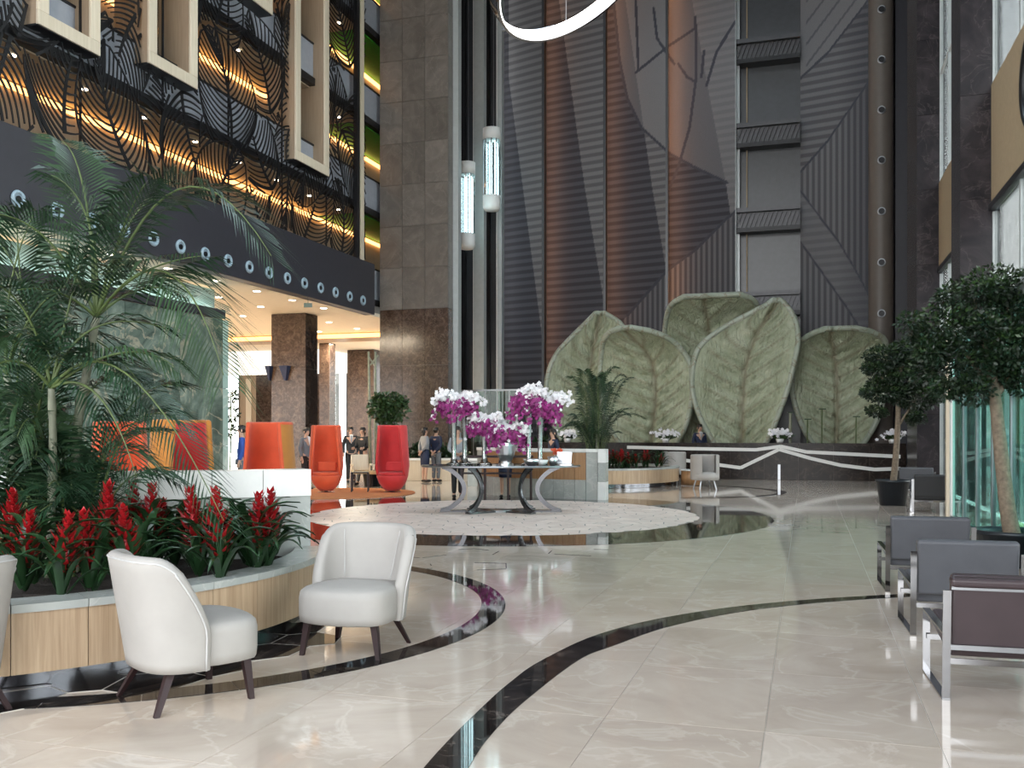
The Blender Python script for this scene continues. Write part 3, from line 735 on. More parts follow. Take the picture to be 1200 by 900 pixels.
# wooden bay frames through the screen
for i, lab in enumerate(('light wooden bay frame in the leaf screen, farthest from the lift tower', 'light wooden bay frame in the leaf screen, middle one of the low trio', 'light wooden bay frame in the leaf screen, hanging highest', 'light wooden bay frame in the leaf screen, closest to the lift tower')):
    ya, yb, z0 = BF[i]
    o = thing('bay_frame', lab, 'frame', bw(BX, (ya+yb)/2, z0), -TH); h = 19-z0; w = (yb-ya)/2; t = .27
    MB().bx(-.06, 0, -w, w, 0, t).build('bottom_rail', M['palewood'], o, bevel=.01)
    for s_ in (-1, 1): MB().bx(-.06, 0, s_*w, s_*(w-t), t, h).build('stile', M['palewood'], o, bevel=.01)
    MB().bx(-.95, -.065, -w+.02, w-.02, .02, t).build('sill_board', M['tanwood'], o)
    MB().bx(-.95, -.03, -w+.01, w-.01, -.02, .02).build('soffit_board', M['black'], o)
    for s_ in (-1, 1): MB().bx(-.95, -.065, s_*(w-.02), s_*(w-t), t, h).build('jamb_board', M['tanwood'], o)
    MB().bx(-.92, -.90, -w+t, w-t, t, h).build('back_glass', M['glass'], o)

# ---- right side: piers, spandrel, windows
wr = hall('wall_right')
for (ya, yb) in ((20.3, 21.5), (27.9, 30.5), (9.0, 10.4), (5.0, 6.4), (-2.6, -1.2)):
    o = setting('wall_pier', rz=-TH)
    for j in range(10):
        MB().bx(2.9, XR+.15, ya, yb, 2.05*j, 2.05*(j+1)-.006).build('slab', M['piermarble'], o)
MB().bx(XR, XR+.15, -8, YB, 6.02, 8.36).build('spandrel', M['beige'], wr)
MB().bx(XR-.05, XR+.1, -8, YB, 5.9, 6.02).build('blind_track', M['black'], wr)
MB().bx(XR+.16, XR+.45, -8, YB, 15.5, 21).build('upper_wall', M['roof'], wr)
MB().bx(XR, XR+.3, 30.5, YB, 0, 21).build('corner_pier', M['piermarble'], wr)
n = 1
for (ya, yb) in ((21.5, 27.9), (10.4, 20.3), (6.4, 9.0), (-1.2, 5.0)):
    n += 1; wnd = hall('window_%d' % n)
    for (z0, z1) in ((.05, 5.88), (8.4, 15.4)):
        m_ = 4
        for i in range(m_):
            a, b_ = lerp(ya, yb, i/m_), lerp(ya, yb, (i+1)/m_)
            MB().bx(XR+.06, XR+.075, a+.04, b_-.04, z0, z1).build('pane', M['glass'], wnd)
            MB().bx(XR+.02, XR+.12, b_-.04, b_+.04 if i < m_-1 else b_, z0, z1).build('mullion', M['palegrey'], wnd)
        MB().bx(XR+.03, XR+.11, ya, yb, z0+2.9, z0+2.97).build('transom', M['white'], wnd)
# ledge of the leaf pool, with zigzag white rails
LY = 32.0
lg = thing('pool_ledge', 'long dark marble ledge in front of the jade leaves with white zigzag rails', 'ledge', bw(0, 0, 0), -TH)
lx0, lx1 = hx(470, LY), hx(1062, LY)
MB().bx(lx0, lx1, LY+.03, LY+.6, 0, 1.12).build('core', M['mosgrout'], lg)
nseg = 16
for i in range(nseg):
    a, b_ = lerp(lx0, lx1, i/nseg), lerp(lx0, lx1, (i+1)/nseg)
    MB().bx(a, b_-.006, LY, LY+.03, 0, 1.12).build('slab', M['darkstone'], lg); MB().bx(a, b_-.006, LY-.05, LY+.65, 1.12, 1.20).build('coping', M['darkstone'], lg)
def rail(pts, name='zigzag_rail'):
    for (a, b_) in zip(pts, pts[1:]):
        A = (hx(a[0], LY-.12), LY-.12, hz(a[0], a[1], LY)); B = (hx(b_[0], LY-.12), LY-.12, hz(b_[0], b_[1], LY))
        MB().bar(A, B, .10, .11).build(name, M['white'], lg)
rail([(735, 524), (800, 525.5), (886, 527), (915, 523), (945, 529.5), (1055, 535)])
rail([(800, 539), (868, 548), (913, 526.5), (950, 537), (985, 545), (1025, 550), (1055, 549)])
for px in (913,): MB().bx(hx(px, LY-.1)-.04, hx(px, LY-.1)+.04, LY-.1, LY-.02, 0, .5).build('rail_post', M['steel'], lg)
# raised bed behind
MB().bx(lx0, lx1, LY+1.12, YB-.65, 0, .7).build('bed', M['soil'], lg)
# outside ground
og = hall('floor_outside'); MB().bx(3.7, 60, -40, 80, -.3, -.05).build('paving', M['pave'], og)
MB().bx(-80, 3.6, 60.2, 120, -.3, -.05).build('paving', M['pave'], og); MB().bx(-60, 60, -60, -9.1, -.3, -.05).build('paving', M['pave'], og)
# ================================================================== OBJECTS
# ---- round wooden planters and partition walls
def planter(c, label, a0, a1, wallclip=None):
    o = thing('round_planter', label, 'planter', (c.x, c.y, 0)); R = 2.70
    n = int(round((a1-a0)/radians(9)))
    pm = MB()
    w = (a1-a0)/n
    pts = [(R*cos(lerp(.0008, w-.0008, i/4)), R*sin(lerp(.0008, w-.0008, i/4))) for i in range(5)]+[((R-.05)*cos(lerp(w-.0008, .0008, i/4)), (R-.05)*sin(lerp(w-.0008, .0008, i/4))) for i in range(5)]
    wm = pm.prism(pts, .125, .50).mesh('wood_panel', M['oak'])
    cm = MB(); cm.smooth = False
    pts = [((R+.015)*cos(lerp(.001, w-.001, i/4)), (R+.015)*sin(lerp(.001, w-.001, i/4))) for i in range(5)]+[((R-.26)*cos(lerp(w-.001, .001, i/4)), (R-.26)*sin(lerp(w-.001, .001, i/4))) for i in range(5)]
    cm = cm.prism(pts, .50, .55).mesh('coping_stone', M['palestone'])
    for i in range(n): put('wood_panel', wm, o, rot=a0+w*i); put('coping_stone', cm, o, rot=a0+w*i)
    mb = MB(); mb.smooth = True; mb.lathe([(R-.16, 0), (R-.16, .125)], 72, a0=a0, a1=a1); mb.build('plinth', M['dkchrome'], o)
    mb = MB(); mb.lathe([(R-.02, .125), (R-.2, .125)], 72, a0=a0, a1=a1).build('under_board', M['black'], o)
    mb = MB(); q = random.Random(2)
    mb.grid(lambda u, v: ((R-.255)*v*cos(lerp(a0, a1, u)), (R-.255)*v*sin(lerp(a0, a1, u)), .46+q.uniform(0, .05)*(v < .98)), 60, 14); mb.build('soil', M['soil'], o)
    mb = MB(); mb.lathe([(R-.26, .3), (R-.26, .5)], 60, a0=a0, a1=a1).build('inner_wall', M['palestone'], o)
    return o
planter(PC, 'big round oak planter with palms and red bromeliads beside the cream chairs', radians(-189), radians(13))
planter(P2, 'round oak planter with a palm and red flowers in front of the jade leaves', 0, 2*pi)
def partition(name, label, c, R, a0, a1, h, th=.26, inset_=False, cop=.24):
    o = thing(name, label, 'wall', (c[0], c[1], 0)); n = 14
    for i in range(n):
        u0, u1 = lerp(a0, a1, i/n)+.0006, lerp(a0, a1, (i+1)/n)-.0006
        b = arc_piece((0, 0), R-th+.02, R-.02 if not inset_ else R-.02, u0, u1, 0, h-cop, 3)
        b.build('stone_panel', M['palestone'], o)
        arc_piece((0, 0), R-th, R, u0, u1, h-cop, h, 3).build('coping_stone', M['whitestone'], o)
    if inset_:
        for i in range(1, n):
            u0, u1 = lerp(a0, a1, i/n)+.0006, lerp(a0, a1, (i+1)/n)-.0006
            if i < n-1: arc_piece((0, 0), R-.02, R-.004, u0, u1, .46, h-cop-.02, 3).build('wood_panel', M['oakh'], o)
            if i < n-1: arc_piece((0, 0), R-.02, R-.002, u0, u1, 0, .42, 3).build('base_slab', M['palestone'], o)
    return o
partition('partition_wall', 'curved pale stone partition with white coping behind the palm planter', (-4.35, 13.0), 5.1, radians(-129), radians(-60.4), 1.25)
partition('partition_wall', 'curved stone partition with honey wood inset behind the flower table', (3.6, 26.6), 5.16, radians(-151), radians(-108.4), 1.18, .28, True, .07)

pw2 = [o for o in bpy.data.objects if o.name.startswith('partition_wall.')][0]
a_ = radians(-107.2); Rm = Matrix.Rotation(a_, 4, 'Z')
for z0, z1, m_ in ((0, .42, 'whitestone'), (.425, .86, 'palestone'), (.865, 1.18, 'whitestone')):
    MB().box((5.02*cos(a_), 5.02*sin(a_), (z0+z1)/2), (.34, .18, z1-z0), Rm).build('end_block', M[m_], pw2)

# ---- cream lounge chairs (local: faces +Y, width along X)
def cream_chair(loc, rz, label):
    o = thing('lounge_chair', label, 'chair', loc, rz, 'cream lounge chairs by the planter')
    hw, dp = .335, .33
    out = []
    for i in range(9): a = pi*i/8; out.append((hw*cos(a)*(1 if abs(cos(a)) < .99 else 1), .20+.17*sin(a)**.8))
    out = [(.14, -.265), (.25, -.235), (.295, -.12), (.318, -.02), (.338, .05)]+out[0:]+[(-.338, .05), (-.318, -.02), (-.295, -.12), (-.25, -.235), (-.14, -.265)]
    seat = MB(); seat.smooth = True
    n = len(out)
    prof = [(.90, .235), (.985, .245), (1.0, .30), (1.0, .42), (.975, .462), (.90, .482), (.55, .494), (.0, .498)]
    vs = []; fs = []
    for s_, z in prof:
        for x, y in out: vs.append((x*s_, (y-.02)*s_+.02, z))
    for i in range(len(prof)-1):
        for k in range(n): l = (k+1) % n; fs.append((i*n+k, i*n+l, i*n+n+l, i*n+n+k))
    fs.append(tuple(range(n-1, -1, -1)))
    seat.add(vs, fs); so = seat.build('seat', M['cream'], o, fix=True)
    # wrap-round back shell
    def edge(t): return radians(118)*(1-t)**.55*.36+radians(74)*(.64+.36*1)  if t < .0 else radians(87-22*max(0, (t-.35)/.65)**1.6)
    def pt(phi, t, off):
        fl = .015+.085*t
        cx_, cy_ = sin(phi), -cos(phi)
        e = 2/2.8
        x = (hw+fl*.7+off)*math.copysign(abs(cx_)**e, cx_); y = (.31+fl*1.2+off)*math.copysign(abs(cy_)**e, cy_)
        return (x, y, 0)
    NS, NT = 30, 12; zt = .865; z0 = .225
    def hgt(s_, t):
        a = abs(s_); top = zt-.018*a*a-(.05*max(0, (a-.70)/.30)**2); return lerp(z0, top, t)
    def surf(off):
        def f(u, v):
            s_ = 2*u-1; phi = s_*edge(v); p = pt(phi, v, off); return (p[0], p[1], hgt(s_, v))
        return f
    bk = MB(); bk.smooth = True
    fo, fi = surf(.0), surf(-.082)
    loopn = 7
    # cross-section loop: inner face up, rolled top, outer face down -> closed strip per s
    vs = []; fs = []
    for i in range(NS+1):
        u = i/NS; sec = []
        for j in range(NT+1): sec.append(Vector(fi(u, j/NT)))
        a, b_ = Vector(fi(u, 1)), Vector(fo(u, 1)); mid = (a+b_)/2; r = (b_-a).length/2; hdir = (b_-a).normalized()
        for k in range(1, loopn): th_ = pi-pi*k/loopn; sec.append(mid+hdir*(r*cos(th_))+Vector((0, 0, .75*r*sin(th_))))
        for j in range(NT, -1, -1): sec.append(Vector(fo(u, j/NT)))
        vs += sec; m_ = len(sec)
    for i in range(NS):
        for k in range(m_): l = (k+1) % m_; fs.append((i*m_+k, i*m_+l, (i+1)*m_+l, (i+1)*m_+k))
    bk.add(vs, fs)
    # rounded wing ends
    for i, sgn in ((0, 1), (NS, -1)):
        ends = []; K = 5; base_ = [Vector(vs[i*m_+k]) for k in range(m_)]
        for kk in range(NT+1):
            a, b_ = base_[kk], base_[m_-1-kk]; ends.append((a, b_))
        vv = []; ff = []
        for a, b_ in ends:
            mid = (a+b_)/2; hd = (b_-a)/2; tdir = Vector((0, 0, 1)).cross(hd).normalized()*(-sgn)*-1
            tdir = tdir if tdir.y > 0 else -tdir
            for k in range(K+1): th_ = pi*k/K; vv.append(mid-hd*cos(th_)+tdir*(hd.length*.75*sin(th_)))
        for a_ in range(NT):
            for k in range(K): ff.append((a_*(K+1)+k, a_*(K+1)+k+1, (a_+1)*(K+1)+k+1, (a_+1)*(K+1)+k))
        top = list(range(NT*(K+1), NT*(K+1)+K+1)); cen = len(vv); 
        rl = [base_[k] for k in range(NT, NT+loopn+1)]
        b0 = len(vv); vv += rl
        for k in range(min(len(rl)-1, K)):
            ff.append((top[k], b0+round(k*(len(rl)-1)/K), b0+round((k+1)*(len(rl)-1)/K), top[k+1]))
        bk.add(vv, ff)
    bo = bk.build('backrest', M['cream'], o, fix=True)
    pp = [Vector(fo(0, t/12))+Vector((-.004, -.004, 0)) for t in range(13)]+[Vector(fo(i/NS, 1))+Vector((0, 0, .004)) for i in range(NS+1)]+[Vector(fo(1, 1-t/12))+Vector((.004, -.004, 0)) for t in range(13)]
    mb = MB(); mb.smooth = True; mb.tube([p*1.0 for p in pp], .0055, 5).build('piping', M['creamseam'], o)
    for s_ in (-1, 1):
        mb = MB(); ph = s_*radians(38)
        mb.smooth = True; mb.tube([Vector(pt(ph, t, -.0825))+Vector((0, 0, lerp(.5, zt-.02, t))) for t in [k/8 for k in range(9)]], .0035, 4).build('back_seam', M['creamseam'], o)
    for sx_ in (-1, 1):
        for sy_ in (-1, 1):
            x, y = (sx_*.255, .24) if sy_ > 0 else (sx_*.205, -.185); xe, ye_ = sx_*.295, (.26 if sy_ > 0 else -.31)
            lg_ = MB().tube([(x, y, .25), (xe, ye_, 0)], 1, 4, sq=(.05, .05), up=(0, 1, 0)).build('leg', M['espresso'], o)
            mm = lg_.data
            for v in mm.vertices:
                if v.co.z < .1: v.co.x = xe+(v.co.x-xe)*.62; v.co.y = ye_+(v.co.y-ye_)*.62; v.co.z = 0
                else: v.co.z = .255
    return o
cream_chair((-1.95, 5.66, 0), radians(-48), 'cream lounge chair seen from behind, in front of the oak planter')
cream_chair((-1.145, 6.87, 0), radians(180-15.6), 'cream lounge chair facing the viewer on the dark marble arc')
cream_chair((-3.30, 5.28, 0), radians(62), 'cream lounge chair cut off by the photo edge, only its back showing')

# ---- sled-base leather lounge chairs, seen from behind (local: faces +Y)
def sled_chair(loc, rz, leather, label, strap=False, group='sled-base lounge chairs along the windows'):
    o = thing('sled_chair', label, 'chair', loc, rz, group); w = .39
    mt = M[leather]
    R_ = Matrix.Rotation(radians(9), 4, 'X')
    MB().box((0, .02, .335), (2*w-.06, .62, .11), Matrix.Rotation(radians(7), 4, 'X')).build('seat', mt, o, bevel=.025, seg=3)
    bk = MB().box((0, -.335, .535), (2*w-.05, .085, .44), Matrix.Rotation(radians(8), 4, 'X')).build('backrest', mt, o, bevel=.025, seg=3)
    if strap:
        MB().box((0, -.405, .715), (2*w-.03, .09, .055), Matrix.Rotation(radians(8), 4, 'X')).build('head_roll', mt, bk, bevel=.02, seg=3)
        MB().box((0, -.388, .672), (2*w-.05, .02, .018)).build('back_bar', M['steel'], bk)
        MB().box((0, -.352, .315), (2*w-.05, .02, .03)).build('lower_bar', M['steel'], bk)
    for s_ in (-1, 1):
        mb = MB(); x = s_*w
        mb.bar((x, -.36, 0), (x, -.405, .66), .045, .012, (0, 1, 0)); mb.bar((x, .33, .006), (x, .33, .42), .045, .012, (0, 1, 0))
        mb.bar((x, -.37, .006), (x, .34, .006), .045, .012); mb.bar((x, -.39, .40), (x, .34, .415), .045, .012)
        mb.build('side_frame', M['chrome'], o)
    MB().bx(-w, w, -.38, -.368, .22, .255).build('rear_stretcher', M['chrome'], o)
    MB().bx(-w, w, .30, .312, .22, .255).build('front_stretcher', M['chrome'], o)
    return o
a = radians(-15)
sled_chair((3.05, 5.83, 0), a, 'brownleather', 'plum-brown leather sled chair with a rolled top edge, nearest of the row', True)
sled_chair((3.62, 7.62, 0), a, 'greyleather', 'slate-blue leather sled chair between the plum one and the farther slate one')
sled_chair((4.22, 9.62, 0), a, 'greyleather', 'slate-blue leather sled chair next to the big potted tree')
sled_chair((9.45, 22.0, 0), radians(-20), 'greyleather', 'grey sled chair far off beside the small potted tree')
sled_chair((8.3, 18.5, 0), radians(-20), 'blackleather', 'black sled chair with chrome frame near the glass vestibule')

# ---- tall felt wing chairs (local: opening faces -Y)
def tall_chair(loc, rz, outc, inc, label, H=1.715, rim=None):
    o = thing('tall_wing_chair', label, 'chair', loc, rz, 'tall felt wing chairs')
    def rad(z): return interp([(.04, .17), (.12, .25), (.25, .35), (.42, .41), (.7, .445), (1.0, .43), (1.4, .40), (H, .385)], z)[0]
    def ang(z): return interp([(.42, 100), (.62, 118), (1.0, 122), (H, 128)], z)[0]
    mb = MB(); mb.smooth = True
    mb.lathe([(0, .05), (.17, .05), (.25, .12), (.35, .25), (.41, .42), (.38, .45), (0, .45)], 28); mb.build('bowl', M[outc], o)
    def sf(off):
        def f(u, v):
            z = lerp(.42, H, v); A = radians(ang(z))*(2*u-1); r = rad(z)+off; return (r*sin(A), r*cos(A), z)
        return f
    mb = MB(); mb.smooth = True; mb.grid(sf(0), 28, 14).build('outer_shell', M[outc], o)
    mb = MB(); mb.smooth = True; mb.grid(sf(-.07), 28, 14).build('inner_shell', M[inc], o)
    ed = [sf(-.035)(0, j/14) for j in range(15)]+[sf(-.035)(i/28, 1) for i in range(1, 28)]+[sf(-.035)(1, 1-j/14) for j in range(15)]
    mb = MB(); mb.smooth = True; mb.tube(ed, .038, 8).build('rolled_edge', M[rim or outc], o)
    mb = MB(); mb.smooth = True; mb.lathe([(0, .45), (.35, .45), (.37, .49), (.35, .53), (0, .54)], 26).build('seat_cushion', M[inc], o)
    MB().box((0, .24, .66), (.50, .14, .26), Matrix.Rotation(radians(-12), 4, 'X')).build('back_cushion', M[inc], o, bevel=.05, seg=3)
    mb = MB(); mb.smooth = True; mb.lathe([(0, .0), (.24, .0), (.24, .015), (.05, .03), (.05, .06), (0, .06)], 22).build('swivel_base', M['steel'], o)
    return o
tall_chair((-4.83, 24.4, 0), radians(6), 'orange', 'orange', 'orange felt wing chair facing the hall, beside the cube table')
tall_chair((-3.11, 24.4, 0), radians(-12), 'redfelt', 'redfelt', 'red felt wing chair facing the hall, in front of the leafy pot plant')
tall_chair((-4.08, 15.8, 0), radians(-12), 'ochre', 'orange', 'ochre felt wing chair with orange inside, next to the green marble end', rim='orange')
tall_chair((-6.1, 14.6, 0), radians(30), 'orange', 'orange', 'orange felt wing chair behind the palm, farthest from the facing pair')
tall_chair((-4.44, 12.6, 0), radians(55), 'ochre', 'redfelt', 'ochre felt wing chair with red inside, behind the white coping')
rg = MB().tube([(0, 0, .004), (0, 0, .016)], 2.05, 64).build('round_rug', M['rug'], loc=(-4.55, 24.1, 0)); tag(rg, 'round orange rug under the two facing wing chairs', 'rug')
# cube side table and wooden chairs beyond the rug
o = thing('cube_table', 'small open cube side table with dark frame between the orange and red wing chairs', 'table', (-3.98, 24.6, 0), .1)
for x in (-.21, .21):
    for y in (-.21, .21): MB().bar((x, y, 0), (x, y, .5), .035, .035).build('leg', M['espresso'], o)
MB().bx(-.23, .23, -.23, .23, .5, .53).build('top', M['tabletop'], o)
def side_chair(x, y, rz, label):
    o = thing('wooden_armchair', label, 'chair', (x, y, 0), rz, 'tan armchairs beyond the cube table')
    MB().bx(-.27, .27, -.27, .27, .36, .46).build('seat', M['oliveseat'], o, bevel=.02); MB().box((0, .26, .68), (.54, .06, .46), Matrix.Rotation(-.1, 4, 'X')).build('backrest', M['palewood'], o, bevel=.02)
    for sx_ in (-1, 1):
        for sy_ in (-1, 1): MB().bar((sx_*.25, sy_*.25, 0), (sx_*.25, sy_*.25, .36), .04, .04).build('leg', M['espresso'], o)
        MB().bx(sx_*.27-.02, sx_*.27+.02, -.25, .25, .60, .64).build('armrest', M['palewood'], o); MB().bx(sx_*.27-.015, sx_*.27+.015, -.25, -.21, .36, .60).build('arm_post', M['palewood'], o)
side_chair(-4.35, 27.2, radians(20), 'tan wooden armchair seen past the orange wing chair'); side_chair(-3.72, 26.9, radians(-25), 'tan wooden armchair seen past the red wing chair')
# ---- far cream tub chairs and drum table
def tub_chair(c, rz, label):
    o = thing('tub_chair', label, 'chair', (c.x, c.y, 0), rz, 'cream tub chairs by the far planter')
    mb = MB(); mb.smooth = True
    mb.grid(lambda u, v: ((.40-.04*v*0)*sin(radians(150)*(2*u-1)), .36*cos(radians(150)*(2*u-1)), lerp(.28, .92, v)), 24, 4); mb.grid(lambda u, v: (.33*sin(radians(150)*(2*u-1)), .29*cos(radians(150)*(2*u-1)), lerp(.28, .92, v)), 24, 4)
    mb.grid(lambda u, v: (lerp(.33, .40, v)*sin(radians(150)*(2*u-1)), lerp(.29, .36, v)*cos(radians(150)*(2*u-1)), .92+.03*sin(pi*v)), 24, 4)
    mb.build('back_shell', M['cream'], o)
    mb = MB(); mb.smooth = True; mb.lathe([(0, .24), (.38, .25), (.39, .40), (.33, .46), (0, .47)], 24).build('seat', M['cream'], o)
    for k in range(4): a = pi/4+k*pi/2; MB().tube([(.26*cos(a), .26*sin(a), .25), (.34*cos(a), .34*sin(a), 0)], .02, 6).build('leg', M['steel'], o)
tub_chair(P(826, 573), radians(10), 'cream tub chair with its back to the hall, beyond the far planter')
tub_chair(P(790, 565), radians(-70), 'cream tub chair tucked behind the rim of the far planter')
c = P(823, 570); o = thing('drum_table', 'small wooden drum table in front of the far tub chair', 'table', (c.x-.15, c.y+.9, 0))
mb = MB(); mb.smooth = True; mb.lathe([(0, 0), (.30, 0), (.30, .42), (0, .42)], 24).build('drum', M['oakh'], o)
MB().tube([(0, 0, .42), (0, 0, .45)], .34, 28).build('top', M['ceramic'], o)

# ---- flower table
TT = Vector((-.22, 18.55)); TZ = .93
ft = thing('flower_table', 'long oval dark glass table on curved chrome legs, carrying the orchids', 'table', (TT.x, TT.y, 0))
mb = MB(); mb.lathe([(0, TZ-.03), (1.55, TZ-.03), (1.56, TZ-.015), (1.55, TZ), (0, TZ)], 64, sy=.52).build('top', M['tabletop'], ft)
mb = MB(); mb.smooth = True; mb.tube([(1.555*cos(2*pi*i/64), 1.555*.52*sin(2*pi*i/64), TZ-.02) for i in range(64)], .022, 6, closed=True).build('rim', M['steel'], ft)
for k, (ang, r) in enumerate(((183, 1.0), (-3, 1.0), (228, .78), (312, .78), (132, .8), (48, .8))):
    a = radians(ang); dx, dy = cos(a), sin(a)*.8
    pts = [Vector((dx*q_*r, dy*q_*r, z)) for q_, z in ((1.18, .03), (.98, .10), (.78, .28), (.72, .47), (.80, .66), (.98, .82), (1.15, TZ-.035))]
    MB().tube(spline(pts, 4), 1, 4, sq=(.085, .035), up=(-sin(a), cos(a), 0)).build('leg', M['legsteel'], ft)
    MB().bar((0, 0, .02), (dx*1.2*r, dy*1.2*r, .02), .16, .035).build('foot_beam', M['legsteel'], ft)
MB().tube([(0, 0, .005), (0, 0, .045)], .22, 24).build('hub', M['steel'], ft)
def vase_tall(x, y, h, label):
    o = thing('trumpet_vase', label, 'vase', (TT.x+x, TT.y+y, TZ), 0, 'tall glass trumpet vases on the flower table')
    mb = MB(); mb.smooth = True; mb.lathe([(0, .0), (.15, .0), (.16, .02), (.075, .06), (.05, .14), (.045, .3), (.052, h*.6), (.075, h*.85), (.11, h)], 22).build('body', M['vaseglass'], o)
    mb = MB(); mb.smooth = True; mb.lathe([(.0, .02), (.03, .05), (.03, h*.5), (.05, h*.9), (0, h*.92)], 12).build('water_and_stems', M['vasewater'], o)
    mb = MB(); mb.smooth = True; mb.tube([(.11*cos(k*pi/10), .11*sin(k*pi/10), h) for k in range(20)], .006, 5, closed=True).build('lip', M['silver'], o)
V = [(-.93, .05, 1.12), (-.33, .1, .72), (.55, -.05, 1.20), (.78, .12, 1.05)]
vase_tall(*V[0], 'tall glass trumpet vase at the table end nearer the red wing chair'); vase_tall(-.73, .28, .98, 'glass trumpet vase just behind the one at the table end')
vase_tall(*V[1], 'short glass trumpet vase next to the silver urn'); vase_tall(*V[2], 'tallest glass trumpet vase beside the silver urn, under white orchids'); vase_tall(*V[3], 'glass trumpet vase nearest the silver bowls')
o = thing('flower_urn', 'wide faceted silver urn in the middle of the flower table', 'vase', (TT.x+.10, TT.y+.05, TZ))
mb = MB(); mb.lathe([(0, 0), (.15, 0), (.15, .02), (.10, .05), (.17, .2), (.21, .38), (.205, .44), (.18, .44), (.15, .2), (0, .08)], 14).build('body', M['silver'], o)
mb = MB(); mb.smooth = True; mb.tube([(.207*cos(k*pi/12), .207*sin(k*pi/12), .44) for k in range(24)], .01, 5, closed=True).build('lip', M['chrome'], o)
def bloom(mb, c, n, size, q):
    n = n.normalized(); x = n.orthogonal().normalized(); y = n.cross(x); a0 = q.uniform(0, 6)
    for k in range(5):
        a = a0+2*pi*k/5; d = x*cos(a)+y*sin(a); e = x*-sin(a)+y*cos(a)
        mb.add([c, c+d*size*.55+e*size*.36+n*size*.1, c+d*size*.95+n*size*.02, c+d*size*.55-e*size*.36+n*size*.1], [(0, 3, 2, 1)])
def orchids(x, y, z, label, seed, R, arms, drop):
    q = random.Random(seed); o = thing('orchid_bouquet', label, 'flowers', (TT.x+x, TT.y+y, TZ+z), 0, 'white and purple orchid bouquets')
    ws = MB(); pb = MB(); st = MB()
    for k in range(arms):
        a = 2*pi*k/arms+q.uniform(-.2, .2); purple = q.random() < .62; l = R*q.uniform(.75, 1.1)
        tip = Vector((cos(a)*l, sin(a)*l*.7, q.uniform(-drop, 0) if purple else q.uniform(.02, .20)))
        pts = bez((0, 0, -.18), (cos(a)*l*.55, sin(a)*l*.4, .34), tip, 10); st.tube(pts, .008, 4)
        for i in range(3, 11):
            for m_ in range(6):
                c = pts[i]+Vector((q.gauss(0, .055), q.gauss(0, .055), q.gauss(0, .05)))
                if purple: c.z -= .05
                bloom(pb if purple and c.z < .17 and q.random() < .88 else ws, c, Vector((q.gauss(0, .5), -1, q.gauss(.25, .5))), q.uniform(.036, .055), q)
    for m_ in range(70):
        a = q.uniform(0, 2*pi); r = R*.62*sqrt(q.random()); bloom(ws, Vector((r*cos(a), r*sin(a)*.7, .18+q.gauss(0, .04)-r*.12)), Vector((q.gauss(0, .5), -.8, .7)), .06, q)
    for m_ in range(90):
        a = q.uniform(pi, 2*pi); r = R*.75*sqrt(q.random()); bloom(pb, Vector((r*cos(a), r*sin(a)*.7, .02+q.gauss(0, .07)-r*.2)), Vector((q.gauss(0, .5), -1, .2)), .058, q)
    stuff(ws.build('white_blossoms', M['whitepetal'], o)); stuff(pb.build('purple_blossoms', M['purplepetal'], o)); st.build('stems', M['stem'], o)
orchids(-.88, .1, 1.18, 'white over purple orchid bouquet at the table end nearer the red wing chair', 1, .52, 15, .34)
orchids(-.30, .05, .76, 'low white and purple orchid bouquet beside the silver urn', 2, .34, 10, .22)
orchids(.12, .05, .58, 'white and purple orchid bouquet filling the silver urn', 3, .48, 13, .22)
orchids(.55, -.05, 1.27, 'orchid bouquet with tall white sprays on the tallest vase', 4, .42, 13, .30)
orchids(.88, .1, 1.12, 'purple orchid bouquet at the table end nearer the stone partition', 5, .46, 14, .36)
def bowl(x, y, r, h, m, label, name='bowl'):
    o = thing(name, label, name, (TT.x+x, TT.y+y, TZ)); mb = MB(); mb.smooth = True
    mb.lathe([(0, 0), (r*.45, 0), (r*.8, h*.4), (r, h), (r*.95, h), (r*.75, h*.45), (0, h*.12)], 24).build('body', m, o)
    MB().lathe([(r*.35, -.0), (r*.45, .004)], 20).build('foot', M['silver'], o); return o
bowl(.60, -.35, .17, .13, M['silver'], 'shallow silver bowl at the front edge of the flower table'); bowl(.80, -.30, .13, .11, M['ceramic'], 'small white bowl next to the shallow silver bowl')
bowl(1.02, -.2, .11, .17, M['silver'], 'deep silver cup near the table end', 'cup')
o = thing('card_holder', 'tilted silver leaflet holder at the table end', 'holder', (TT.x+1.25, TT.y-.05, TZ), -.3)
MB().box((0, 0, .14), (.30, .02, .24), Matrix.Rotation(-.35, 4, 'X')).build('plate', M['silver'], o); MB().bx(-.15, .15, -.03, .12, 0, .02).build('foot', M['silver'], o)
o = thing('orange_flower_glass', 'little glass of orange flowers between the silver cups', 'flowers', (TT.x+1.12, TT.y+.16, TZ))
mb = MB(); mb.lathe([(0, 0), (.05, 0), (.06, .2)], 14).build('glass', M['vaseglass'], o)
mb = MB(); q = random.Random(9)
for k in range(30): bloom(mb, Vector((q.gauss(0, .05), q.gauss(0, .05), .26+q.gauss(0, .03))), Vector((q.gauss(0, 1), -1, .5)), .04, q)
mb.build('blossoms', M['orange'], o)
mb = MB(); mb.tube([(0, 0, .02), (0, 0, .25)], .008, 4).build('stems', M['stem'], o)
# dark console behind the table
o = thing('console_table', 'long dark console table standing behind the flower table', 'table', (-.36, 21.85, 0))
MB().bx(-.85, .85, -.2, .2, .98, 1.03).build('top', M['espresso'], o)
for x in (-.8, -.27, .27, .8):
    for y in (-.17, .17): MB().bar((x, y, 0), (x, y, .98), .05, .05).build('leg', M['espresso'], o)
MB().bx(-.8, .8, -.17, .17, .60, .63).build('shelf', M['espresso'], o)

